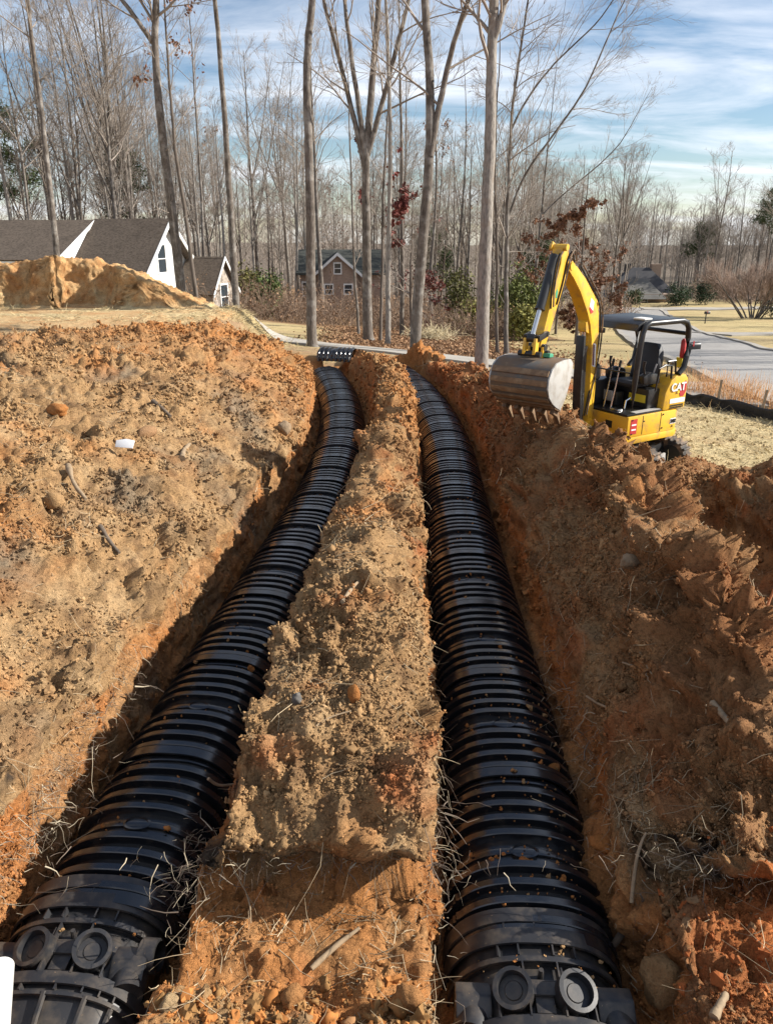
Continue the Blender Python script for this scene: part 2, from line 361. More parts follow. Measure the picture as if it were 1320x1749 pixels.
def macro(X, Y):
    xl, xr = XL(Y), XR(Y); G = grade(X, Y)
    ll = xl-HW+.05*n1d(Y, 1, 1.3); lr = xl+HW+.05*n1d(Y, 2, 1.5)+.03*n1d(Y, 34, 5.0); rl = xr-HW+.05*n1d(Y, 3, 1.7)+.03*n1d(Y, 33, 5.0); rr = xr+HW+.06*n1d(Y, 4, 1.4)
    q = np.stack([X, Y, Y*0+1.7], -1)
    lump = fbm(q*.9, 3)
    # left bank of spoil
    dl = np.maximum(ll-X, 0)
    A = np.interp(Y, [0, 3, 8, 12, 15, 16.8, 18.6, 20.2], [1.45, 1.45, 1.5, 1.55, 1.5, 1.35, .55, 0])
    scl = np.interp(Y, [0, 8, 14], [1.9, 1.9, 1.15])
    cl = np.interp(Y, [0, 9, 12.7, 16.5, 19], [6.2, 6.2, 5.0, 2.3, 1.2])
    zl = np.minimum(.5, G+.05)+(A*.88)*(1-np.exp(-dl/scl))+.24*(1-np.exp(-dl/.16))*(A > .05)*np.clip(A, 0, 1)
    over = np.maximum(dl-cl+.25*lump, 0); zl = zl-over*.5*sstep(over, 0, .5)
    zl = zl+.09*lump*sstep(dl, .1, .8)*(A > .05)
    ZL = smax(G, zl, .12)
    # middle berm
    half = np.maximum((rl-lr)/2, .05); t = np.clip((X-(lr+rl)/2)/half, -1.0, 1.0)
    Yw = Y+(.13*n1d(X, 6, 1.7)+.07*n1d(X, 16, 5.1))*(Y < 4.5)*sstep(Y, 2.7, 2.95)+.05*n1d(X, 26, 3)*(Y < 2.7)
    Zc = np.interp(Yw, [0, 2.15, 2.36, 2.48, 2.6, 3.0, 3.07, 3.22, 3.8, 4.5, 6, 9, 14, 17, 19, 20.6, 22], [.75, .66, .58, .46, .42, .44, .70, .95, 1.28, 1.34, 1.36, 1.38, 1.28, 1.0, .72, .45, .3])
    drop = .54*sstep(Y, 3.1, 4.0)*np.interp(Y, [0, 15, 20], [1, 1, .4])
    tw = np.clip(t+.25*n1d(Y, 8, .8), -1, 1)
    ZM = Zc-drop*np.abs(tw)**2.3+.14*lump*sstep(Y, 3.1, 4)*(1-np.abs(t)**4)+.07*fbm(q*2.4+5, 2)*sstep(Y, 3.1, 3.6)
    # right bank
    dr = np.maximum(X-rr, 0)
    crx = np.interp(Y, [0, 4, 8, 10.5, 15, 18, 19.5], [.74, .74, .86, .68, .6, .5, .4])+.10*n1d(Y, 9, .9)
    Zr = np.interp(Y+.12*n1d(X, 11, 1.9), [0, 2.6, 2.93, 3.0, 3.4, 4, 6, 8, 10.5, 14, 17, 18.5, 20.6], [.6, .42, .46, .80, 1.14, 1.40, 1.52, 1.50, 1.38, 1.15, .88, .62, .35])
    Zr = Zr+.10*n1d(Y, 12, 1.1)
    rim = np.minimum(.52, Zr)
    x1 = np.clip(dr/crx, 0, 1); up = rim+(Zr-rim)*(1-(1-x1)**1.12)
    fall = np.maximum(dr-crx, 0); zr = up-.72*fall*sstep(fall, 0, .35)*sstep(Y, 2.7, 3.4)
    zr = zr+.09*lump*sstep(dr, .05, .6)*(1-sstep(Y, 18, 20))
    G2 = G
    # third trench on the far right, and the heaps round it
    w3 = (1-sstep(np.abs(X-3.72), .50, .62))*(1-sstep(Y, 8.9, 9.35))
    def heap(cx, cy, rx, ry, h): return h*np.exp(-((X-cx)/rx)**2-((Y-cy)/ry)**2)
    G2 = G2+heap(5.1, 8.9, .8, 1.0, .62)+heap(3.3, 9.7, .95, .5, .40)+heap(4.3, 10.35, .5, .4, .30)+heap(4.9, 6.4, .6, 1.6, .35)+heap(6.1, 9.3, 1.0, .6, .40)
    ZR = smax(G2, zr, .12)
    ZR = ZR*(1-w3)+w3*(.12+.05*lump)
    ZR = ZR+heap(.95, 20.7, .55, .55, .42)+heap(.0, 20.4, .5, .4, .15)
    # assemble with the two cut trenches
    Z = np.where(X < xl, ZL, np.where(X < xr, ZM, ZR))
    te = 1-sstep(Y, 20.3, 21.0)
    def cut(Z, a, b, floor, te, wa=.075, wb=.075):
        inside = np.minimum(sstep(X, a-wa, a+.01), 1-sstep(X, b-.01, b+wb))
        k = inside*te
        return Z*(1-k)+floor*k
    fl = .02*lump
    slump = .46*np.exp(-((X-xr-.50)/.16)**2-((Y-3.55)/.34)**2)+.25*np.exp(-((X-xr-.5)/.13)**2-((Y-4.5)/.25)**2)+.16*np.exp(-((X-xl-.5)/.1)**2-((Y-5.2)/.5)**2)+.2*np.exp(-((X-xr-.52)/.12)**2-((Y-6.2)/.6)**2)
    Z = cut(Z, ll, lr, fl+slump, te, .075, .075+.17*sstep(Y, 2.95, 3.3)); Z = cut(Z, rl, rr, fl+slump, te*(1))
    far = sstep(Y, 21.5, 23.5)
    Z = Z*(1-far)+G*far
    return Z+mound(X, Y)

C_TAN = np.array([.41, .25, .118]); C_PALE = np.array([.52, .36, .195]); C_ORANGE = np.array([.47, .195, .06]); C_RED = np.array([.40, .125, .04])
C_BROWN = np.array([.20, .115, .058]); C_DARK = np.array([.048, .036, .027]); C_GREY = np.array([.27, .215, .15])
C_STRAW = np.array([.56, .45, .25]); C_LAWN = np.array([.47, .365, .19]); C_LAWN2 = np.array([.38, .33, .155]); C_LITTER = np.array([.26, .155, .085])
def mixc(c, d, w): return c*(1-w[..., None])+d*w[..., None]

def endpile(X, Y): return np.clip(1.6*np.exp(-((X-.95)/.75)**2-((Y-20.7)/.75)**2), 0, 1)
def zone_color(X, Y, Z, steep):
    """what the ground is made of, place by place"""
    q = np.stack([X, Y, Z], -1)
    a = fbm(q*.8+3.3, 3); b = fbm(q*2.6+8.1, 3); c_ = fbm(q*7.0+1.9, 3)
    xl, xr = XL(Y), XR(Y)
    left = X < xl-HW-.02; mid = (X > xl) & (X < xr); right = X >= xr
    c = np.broadcast_to(C_TAN, X.shape+(3,)).copy()
    c = mixc(c, C_PALE, np.clip(b*1.4+.05, 0, 1)*.6)
    c = mixc(c, C_GREY*.85, np.clip(a*2.0-.1, 0, 1)*.8*left); c = mixc(c, C_BROWN*.8, np.clip(fbm(q*1.5+120, 3)*2.2-.75, 0, 1)*.8)
    c = mixc(c, C_BROWN, np.clip(c_*1.6-.08+.35*a+.12*mid, 0, 1)*.78)
    # left: redder towards the far heap and along some streaks
    c = mixc(c, C_ORANGE, np.clip(sstep(Y, 10, 16)*(.75+.8*b)*left, 0, 1)*.85)
    c = mixc(c, C_ORANGE, np.clip(fbm(q*1.1+40, 3)*1.6-.35, 0, 1)*.8)
    c = mixc(c, C_ORANGE, np.clip(sstep(Y, 6.5, 11)*(.6+.8*b)*mid, 0, 1)*.75)
    c = mixc(c, C_RED, np.clip(fbm(q*1.7+77, 3)*2.0-np.where(right, .35, .6), 0, 1)*.8*(mid | right))
    # right bank: browner clay
    rb = right*sstep(X-xr, .3, .6)*(1-sstep(Y, 19, 20))
    c = mixc(c, np.array([.29, .132, .054]), rb*np.clip(.62+.6*a, 0, 1))
    c = mixc(c, C_RED*.9+C_ORANGE*.1, rb*np.clip(sstep(Y, 9.5, 13)*(.5+.9*b), 0, 1)*.8)
    # trench walls and floor: undisturbed red clay, a rooty dark topsoil line at the old surface
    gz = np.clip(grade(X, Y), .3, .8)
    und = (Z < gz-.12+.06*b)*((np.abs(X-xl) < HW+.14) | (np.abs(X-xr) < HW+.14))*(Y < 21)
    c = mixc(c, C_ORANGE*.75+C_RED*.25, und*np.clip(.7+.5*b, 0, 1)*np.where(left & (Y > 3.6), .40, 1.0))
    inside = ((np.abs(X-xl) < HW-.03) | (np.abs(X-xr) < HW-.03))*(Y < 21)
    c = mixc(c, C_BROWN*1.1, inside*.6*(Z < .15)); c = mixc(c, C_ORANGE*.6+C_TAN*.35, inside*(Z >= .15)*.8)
    ew = np.exp(-((Z-(gz+.02+.05*b))/.055)**2)*sstep(steep, .45, .8)*(Y < 20)
    c = mixc(c, C_DARK, np.clip(ew*(.85+.6*c_), 0, 1)*((Y < 3.5)*.95+(Y >= 3.5)*.35))
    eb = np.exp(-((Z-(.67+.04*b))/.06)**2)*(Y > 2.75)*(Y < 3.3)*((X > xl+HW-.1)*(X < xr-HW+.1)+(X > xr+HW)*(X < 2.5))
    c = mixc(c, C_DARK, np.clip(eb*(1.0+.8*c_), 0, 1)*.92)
    # near bench between the trenches and the clay floor on the right
    bench = mid*(Y > 2.3)*(Y < 3.06)*(Z < .60)
    c = mixc(c, C_ORANGE*.9+C_TAN*.15, bench*np.clip(.75+.7*b, 0, 1))
    rf = right*(Y < 3.0)*(X > 1.35)
    c = mixc(c, C_RED*.85+C_ORANGE*.25, rf*np.clip(sstep(X, 1.35, 1.75)*(.9+.4*b), 0, 1))
    # pad and cut bank
    pad = (1-sstep(X, -5.6, -4.2))*sstep(Y, 14.5, 17.5)
    pd = np.broadcast_to(np.array([.56, .385, .20]), X.shape+(3,)).copy(); pd = mixc(pd, C_ORANGE, np.clip(b+.25, 0, 1)*.55)
    strawp = np.clip(fbm(q*np.array([.35, 1.2, .3])+60, 3)*2.2+.15, 0, 1)*sstep(Y, 20.5, 22.5)*(1-sstep(Z, 1.7, 1.95))
    pd = mixc(pd, C_STRAW, strawp*.85)
    mb = mound(X, Y) > .12
    pd = mixc(pd, np.array([.55, .32, .14]), mb*np.clip(.75+.8*b, 0, 1)); pd = mixc(pd, np.array([.42, .20, .08]), mb*np.clip(b*1.6-.1, 0, 1)*.7)
    c = mixc(c, pd, pad*(A_spoil(X, Y) < .5))
    # straw mulch by the excavator
    st = sstep(X-xr, 2.0, 2.7)*sstep(Y+.35*a, 9.6, 10.6)*(1-sstep(Y, 17, 18.2))*(1-sstep(Z-grade(X, Y), .12, .3))
    c = mixc(c, C_STRAW*(1+.25*c_[..., None]), np.clip(st*(.95+.4*b), 0, 1))
    # beyond the works
    la = mixc(np.broadcast_to(C_LAWN, X.shape+(3,)).copy(), C_LAWN2, np.clip(.35+fbm(q*.22+11, 3), 0, 1)*.6)
    la = mixc(la, np.array([.40, .29, .16]), np.clip(fbm(q*np.array([.10, .45, .1])+21, 3)*1.4, 0, 1)*.55)
    lit = np.exp(-((X-2.2+.06*(Y-30))/3.9)**2)*sstep(Y, 26.5, 29.5)*(1-sstep(Y, 52, 60))+sstep(Y, 44+.25*np.abs(X+3), 50+.25*np.abs(X+3))*(X < 12)*(X > -60)
    lit = np.clip(lit*1.5+.5*a, 0, 1)*np.clip(lit*4, 0, 1)
    la = mixc(la, C_LITTER, lit*.92)
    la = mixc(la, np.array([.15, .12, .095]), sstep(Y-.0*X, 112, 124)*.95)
    sc_ = sstep(Y+.8*a, 20.8, 22.6)*(X > -4.8)+(X <= -4.8)*sstep(Y, 30, 33)
    rough = np.broadcast_to(np.array([.33, .215, .125]), X.shape+(3,)); sh = np.exp(-((Y-23)/2.2)**2)*(X > -5)*(X < 6)
    la = mixc(la, rough, np.clip(sh*(.9+b), 0, 1))
    c = mixc(c, C_ORANGE, endpile(X, Y)*.8)
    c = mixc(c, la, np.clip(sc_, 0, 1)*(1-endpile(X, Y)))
    return np.clip(c, .01, .9)
def A_spoil(X, Y):
    """1 where the loose spoil lies"""
    xl, xr = XL(Y), XR(Y)
    dl = xl-HW-X
    cl = np.interp(Y, [0, 9, 12.7, 16.5, 19], [6.2, 6.2, 5.0, 2.3, 1.2])
    L = (dl > -.02)*(1-sstep(dl, cl+1.2, cl+2.4))*(1-sstep(Y, 18.3, 19.6))
    Mi = (X > xl+HW)*(X < xr-HW)*(1-sstep(Y, 20, 21))*1.0
    R = (X > xr+HW)*(1-sstep(X-xr, 2.2, 3.0)*sstep(Y, 9.6, 10.6))*(1-sstep(Y, 19.5, 20.5))*(1-sstep(X-xr, 1.9, 2.6)*sstep(Y, 10, 11))
    return np.clip(L+Mi+R+endpile(X, Y), 0, 1)

def build_soil():
    Y0, Y1, st = 0.9, 31.0, .0035
    nr = int(math.log((Y1+2)/(Y0+2))/st); NC = 640
    Yr = (Y0+2)*np.exp(np.linspace(0, math.log((Y1+2)/(Y0+2)), nr))-2
    Yr = np.sort(np.concatenate([Yr[((Yr < 24.2) | (Yr > 26.7)) & ((Yr < 2.8) | (Yr > 3.35))], np.linspace(24.2, 26.7, 120), np.linspace(2.8, 3.35, 62)])); nr = len(Yr)
    u = np.linspace(-1, 1, 760)
    Xf = u[None, :]*(.78*(Yr+2))[:, None]; Yf = np.repeat(Yr[:, None], 760, 1)
    Zf = np.zeros_like(Xf)
    for i in range(0, nr, 100): Zf[i:i+100] = macro(Xf[i:i+100], Yf[i:i+100])
    ds = np.sqrt(np.diff(Xf, axis=1)**2+np.diff(Zf, axis=1)**2)
    # spend the columns where the picture needs them: less far out to the sides
    um = np.abs((u[1:]+u[:-1])/2); ds = ds*np.where(um > .72, .45, 1.0)[None, :]
    S = np.concatenate([np.zeros((nr, 1)), np.cumsum(ds, 1)], 1)
    X = np.empty((nr, NC)); Z = np.empty((nr, NC))
    for i in range(nr):
        sn = np.linspace(0, S[i, -1], NC); X[i] = np.interp(sn, S[i], Xf[i])
    # calm the row to row jitter of the columns
    for _ in range(3): X[1:-1] = .25*X[:-2]+.5*X[1:-1]+.25*X[2:]
    Y = np.repeat(Yr[:, None], NC, 1); Z = macro(X, Y)
    P = np.stack([X, Y, Z], -1)
    Tx = np.gradient(P, axis=1); Ty = np.gradient(P, axis=0)
    Nn = np.cross(Tx, Ty); Nn /= np.linalg.norm(Nn, axis=2, keepdims=True)+1e-9
    steep = 1-np.abs(Nn[..., 2])
    sp = A_spoil(X, Y)
    xl, xr = XL(Y), XR(Y)
    floor = ((np.abs(X-xl) < HW-.04) | (np.abs(X-xr) < HW-.04))*(Y < 20.5)*(Z < .12)
    wall = sstep(steep, .35, .7)
    lo = 1-sstep(Y, 21, 24)
    pt = np.clip(fbm(P*1.1+50, 2)*1.5+.75, .25, 1.5)*(1+.6*(X > xr))
    d = sp*(1-.6*wall)*(.060*fbm(P*2.1+90, 2)+pt*(.62*clodf(P+.03*np.stack([perlin(P*9+1), perlin(P*9+21), perlin(P*9+41)], -1), .34, 1, warp=.6)+.72*clodf(P, .16, 2, warp=.5)-.055)+.75*clodf(P, .068, 3)*(.5+.5*pt)+.012*billow(P*26+9, 2))
    d = d+sp*(.010*perlin(P*55))
    # tooth scrapes and small slips on the walls
    d = d+wall*(.045*fbm(P*np.array([3.0, 3.0, 1.2])+7, 3)+.30*clodf(P, .16, 5)+.4*clodf(P, .07, 6)-.02)
    oth = (1-sp)*lo
    d = d+oth*(.022*fbm(P*2.2+3, 3)+.010*billow(P*11+3, 2)+.005*perlin(P*30))*(1-.5*floor)
    mb = mound(X, Y) > .1
    gul = perlin(np.stack([X*2.1, Z*.35, Y*.3], -1)); d = d+mb*(.03*gul+.10*fbm(P*np.array([1.2, 1.2, 2.2])+4, 3)+.22*clodf(P, 1.0, 8, .2, .66, .1)+.25*clodf(P, .40, 9, warp=.15)+.45*clodf(P, .17, 10)+.05*billow(P*5+6, 3)-.06)
    bench = (X > xl+HW)*(X < xr-HW)*(Y < 3.02)*(Y > 2.5); d = d*(1-.45*bench)
    endz = (Y > 2.78)*(Y < 3.4)*((X > xl+HW-.1)*(X < xr-HW+.1)*1.0+(X > xr+HW)*(X < 2.45))
    ov = np.exp(-((Z-.80)/.13)**2)*endz; rec = np.exp(-((Z-.57)/.085)**2)*endz*sstep(steep, .25, .6)
    d = d+(X < -3.0)*(X > -7)*sstep(Y, 20.5, 22)*(1-sstep(Y, 27, 28.5))*(1-mb)*(.05*fbm(P*1.7+8, 3)+.25*clodf(P, .3, 12))
    d = d*(1-sstep(Y, 29.3, 30.6))*(1-sstep(Y, 23.4, 24.3)*(1-mb)*(X > -3.0))
    P2 = P+Nn*d[..., None]
    P2[..., 1] += -.14*ov*(1+.8*perlin(P*5))+.22*rec*(1+.5*perlin(P*4+9))        # the spoil overhangs the cut end
    V = P2.reshape(-1, 3)
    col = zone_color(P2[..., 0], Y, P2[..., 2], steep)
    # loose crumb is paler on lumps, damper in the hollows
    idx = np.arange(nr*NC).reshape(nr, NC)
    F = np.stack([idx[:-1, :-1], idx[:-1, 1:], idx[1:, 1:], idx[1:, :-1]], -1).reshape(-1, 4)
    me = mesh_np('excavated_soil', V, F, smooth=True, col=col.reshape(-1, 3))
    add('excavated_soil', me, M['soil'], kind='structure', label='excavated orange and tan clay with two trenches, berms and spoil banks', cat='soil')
    return P2, Nn, sp, wall, col, floor
soilP, soilN, soilS, soilW, soilC, soilFl = build_soil()
def soil_z(x, y):
    """height of the built soil surface at a place"""
    i = int(np.argmin(np.abs(soilP[:, 0, 1]-y))); i = min(max(i, 0), soilP.shape[0]-1)
    j = int(np.argmin(np.abs(soilP[i, :, 0]-x))); return float(soilP[i, j, 2])

def build_ground():
    xs = np.sinh(np.linspace(-1, 1, 261)*5.2)/math.sinh(5.2)*340
    ys = np.concatenate([np.linspace(-40, 0, 14)[:-1], np.arange(0, 24, .8), np.arange(24, 60, .9), np.arange(60, 130, 2.2), np.geomspace(130, 620, 26)])
    X, Y = np.meshgrid(xs, ys)
    Z = grade(X, np.maximum(Y, 0))+mound(X, Y)
    fan = (np.abs(X) < .78*(np.maximum(Y, 0)+2)-.35)*(Y > .9)*(Y < 30.4)
    tr = (np.abs(X) < .78*(np.maximum(Y, 0)+2)+1.2)*(Y < 20)*(Y > -1)
    Z = np.where(fan, Z-1.6, np.where(tr, np.minimum(Z, .2)-.4, Z))
    far = (Y > 31); q = np.stack([X*.08, Y*.08, X*0], -1)
    Z = Z+far*.10*fbm(q*2, 2)*sstep(Y, 31, 38)
    steep = np.zeros_like(X)
    col = zone_color(X, Y, np.where(fan | tr, grade(X, Y), Z), steep)
    idx = np.arange(X.size).reshape(X.shape)
    F = np.stack([idx[:-1, :-1], idx[:-1, 1:], idx[1:, 1:], idx[1:, :-1]], -1).reshape(-1, 4)
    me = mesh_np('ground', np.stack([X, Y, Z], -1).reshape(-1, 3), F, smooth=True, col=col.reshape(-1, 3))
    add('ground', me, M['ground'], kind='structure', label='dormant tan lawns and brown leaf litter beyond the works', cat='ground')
build_ground()
def gz(x, y):
    x = np.asarray(x, dtype=float); y = np.asarray(y, dtype=float)
    q = np.stack([x*.08, y*.08, x*0], -1)
    return grade(x, y)+.10*fbm(q*2, 2)*sstep(y, 31, 38)*(y > 31)
def hit(px, py):
    """where the ray through a photograph pixel meets the land"""
    t = np.linspace(8, 220, 8000); p = EYE[None]+t[:, None]*(at(px, py, 1.0)-EYE)[None]
    k = np.argmax(p[:, 2] < gz(p[:, 0], p[:, 1])); return p[k], t[k]

# ------------------------------------------------------------------ road, kerbs, driveways
def strip(name, c, w, m, lift, label=None, n=160, kind='structure', parent=None, thick=None, cat=None):
    c = np.asarray(c, dtype=float); t = np.linspace(0, 1, len(c)); tt = np.linspace(0, 1, n)
    # smooth path
    x = np.interp(tt, t, c[:, 0]); y = np.interp(tt, t, c[:, 1]); wd = np.interp(tt, t, np.broadcast_to(w, len(c)))
    k = np.ones(9)/9; x = np.convolve(np.pad(x, 4, mode='reflect', reflect_type='odd'), k, 'valid'); y = np.convolve(np.pad(y, 4, mode='reflect', reflect_type='odd'), k, 'valid')
    dx_, dy_ = np.gradient(x), np.gradient(y); L = np.hypot(dx_, dy_); nx, ny = -dy_/L, dx_/L
    s = np.linspace(-.5, .5, 9)
    X = x[:, None]+nx[:, None]*wd[:, None]*s; Y = y[:, None]+ny[:, None]*wd[:, None]*s
    Z = gz(X, Y)+lift
    V = np.stack([X, Y, Z], -1); R, C_ = X.shape
    idx = np.arange(R*C_).reshape(R, C_); F = np.stack([idx[:-1, :-1], idx[:-1, 1:], idx[1:, 1:], idx[1:, :-1]], -1).reshape(-1, 4)
    V = V.reshape(-1, 3)
    if thick:
        n0 = len(V); V = np.concatenate([V, V-np.array([0, 0, thick])])
        rim = np.concatenate([idx[:, 0], idx[-1, 1:], idx[::-1, -1][1:], idx[0, ::-1][1:]])
        r2 = np.roll(rim, -1); F = np.concatenate([F, np.stack([rim, r2, r2+n0, rim+n0], -1)])
    me = mesh_np(name, V, F, smooth=False)
    return add(name, me, m, parent, kind=kind, label=label, cat=cat)
road_c = [(12.6, 2.0), (11.9, 11), (12.3, 20), (14.6, 30), (17.0, 42), (20.3, 56), (24.3, 72), (29.0, 90), (32.5, 103)]
ro = strip('road', road_c, [5.8, 5.8, 5.8, 5.9, 5.9, 6.0, 6.2, 6.6, 8.0], M['asphalt'], .05, 'grey asphalt residential road running off to the far house', thick=.3)
def off(c, d):
    c = np.asarray(c, float); g = np.gradient(c, axis=0); L = np.hypot(g[:, 0], g[:, 1]); return np.stack([c[:, 0]-g[:, 1]/L*d, c[:, 1]+g[:, 0]/L*d], -1)
strip('kerb', off(road_c[1:], 3.10), .36, M['concrete'], .13, 'pale concrete kerb along the near side of the road', thick=.25)
strip('kerb', off(road_c[1:], -3.15), .36, M['concrete'], .13, 'pale concrete kerb along the far side of the road', thick=.25)
strip('driveway', [(10.2, 19.0), (7.6, 20.6), (3.0, 24.4), (.3, 26.1), (-2.6, 26.9), (-5.2, 29.5), (-8.2, 36), (-10.2, 44), (-11, 47)], [4.6, 3.0, 2.3, 2.3, 2.3, 2.4, 2.6, 3.2, 5.0], M['concrete'], .07, 'pale concrete driveway crossing behind the trenches to the white house', thick=.25)
strip('driveway', [(24.5, 58.6), (29, 60), (40, 61.5), (60, 62.5)], [4.4, 2.6, 2.6, 3], M['concrete'], .11, 'pale concrete driveway branching right across the far lawn', thick=.25)
strip('driveway', [(33, 101.5), (40, 101), (52, 103), (70, 108)], [3.5, 3, 3, 3], M['concrete'], .12, 'pale concrete driveway at the end of the road by the woods', thick=.25)

# ------------------------------------------------------------------ leaching chambers in the trenches
CH_L, PITCH_R = 1.22, .122
def arch(phi, w, h):
    c, s = np.cos(phi), np.sin(phi)
    return np.sign(c)*np.abs(c)**.78*w, np.abs(s)**.92*h
def chamber_mesh(L=CH_L, nr=10, name='shell', w=.405, h=.305):
    ph = np.concatenate([np.linspace(0, .62, 15), np.linspace(.66, math.pi-.66, 23), np.linspace(math.pi-.62, math.pi, 15)])
    prof = [(0, .0), (.27, .0), (.31, .90), (.35, 1), (.66, 1.0), (.70, .90), (.745, 0)]
    S, Hh = [], []
    for i in range(nr):
        for a, b in prof:
            S.append((i+a)*L/nr); Hh.append(b*(.050 if (i not in (4, 9)) else .016))
    S.append(L); Hh.append(0)
    S = np.array(S); Hh = np.array(Hh)
    bx_, bz_ = arch(ph, w, h)
    # outward direction of the arch
    gx, gz_ = np.gradient(bx_), np.gradient(bz_); l = np.hypot(gx, gz_)+1e-9; nx, nz = gz_/l, -gx/l
    sgn = np.where(nx*bx_+nz*bz_ < 0, -1, 1); nx, nz = nx*sgn, nz*sgn
    louv = np.where((ph < .63) | (ph > math.pi-.63), (np.arange(len(ph)) % 2)*.007, 0)
    X = bx_[None, :]+nx[None, :]*(Hh[:, None]+louv[None, :]*(Hh[:, None] > .005)); Zz = bz_[None, :]+nz[None, :]*(Hh[:, None]+louv[None, :]*(Hh[:, None] > .005))
    # small outward step where the foot flange runs
    Yy = np.repeat(S[:, None], len(ph), 1)
    V = np.stack([X, Yy, np.maximum(Zz, 0)], -1); R, C_ = X.shape
    idx = np.arange(R*C_).reshape(R, C_); F = np.stack([idx[:-1, :-1], idx[1:, :-1], idx[1:, 1:], idx[:-1, 1:]], -1).reshape(-1, 4)
    return mesh_np(name, V.reshape(-1, 3), F, smooth=True, sharp=28)
def band(s0, s1, off_, w=.405, h=.305, t=.012, a0=0.0, a1=math.pi, n=44):
    """arched strap over the chamber from s0 to s1, standing off_ above the shell, with its own thickness"""
    ph = np.linspace(a0, a1, n); mb = MB()
    V = []
    for s_, o_ in ((s0, off_-t), (s0, off_), (s1, off_), (s1, off_-t)):
        x, z = arch(ph, w+o_, h+o_); V += list(np.stack([x, np.full(n, s_), np.maximum(z, 0)], -1))
    F = []
    for k in range(4):
        for j in range(n-1): F.append((k*n+j, k*n+j+1, ((k+1) % 4)*n+j+1, ((k+1) % 4)*n+j))
    return mb.raw(V, F)
sh_me = chamber_mesh(); sh_me.materials.append(M['plastic'])
jn = band(-.05, .03, .046); jn_me = jn.mesh('joint_collar', smooth=True, sharp=30); jn_me.materials.append(M['plastic'])
dm = MB(); _a = np.linspace(0, 2*math.pi, 21)[:-1]
for r0, z0, r1, z1 in ((.085, .296, .085, .322), (.085, .322, .070, .326), (.070, .326, .066, .318), (.066, .318, .0, .318)):
    V = [(r0*math.cos(a), CH_L*.45+r0*.62*math.sin(a), z0) for a in _a]+[(r1*math.cos(a), CH_L*.45+r1*.62*math.sin(a), z1) for a in _a]
    dm.raw(V, [(i, (i+1) % 20, 20+(i+1) % 20, 20+i) for i in range(20)])
dm_me = dm.mesh('knockout_disc', smooth=True, sharp=40); dm_me.materials.append(M['plastic'])

def lay_run(XF, y0, y1, side):
    """chambers end to end along the trench centre line"""
    y = y0; i = 0; out = []
    names = {1: 'first', 2: 'second', 3: 'third', 4: 'fourth', 5: 'fifth', 6: 'sixth', 7: 'seventh', 8: 'eighth', 9: 'ninth', 10: 'tenth', 11: 'eleventh', 12: 'twelfth', 13: 'thirteenth', 14: 'fourteenth', 15: 'fifteenth', 16: 'sixteenth', 17: 'seventeenth'}
    while y < y1:
        x = float(XF(y)); yb = y+CH_L
        for _ in range(4):
            xb = float(XF(yb)); d = math.hypot(xb-x, yb-y); yb = y+(yb-y)*CH_L/d
        ang = math.atan2(-(xb-x), yb-y)
        i += 1
        o = empty('leaching_chamber', f'black ribbed plastic chamber, {names[i]} in line from the end cap of the {side} trench', 'chamber', (x, y, .015), ang, 'chambers laid end to end in the trenches')
        add('shell', sh_me, None, o); add('joint_collar', jn_me, None, o); add('knockout_disc', dm_me, None, o)
        x, y = xb, yb; out.append(o)
    return out
lay_run(XL, 3.12, 20.0, 'left')
lay_run(XR, 2.90, 20.0, 'right')

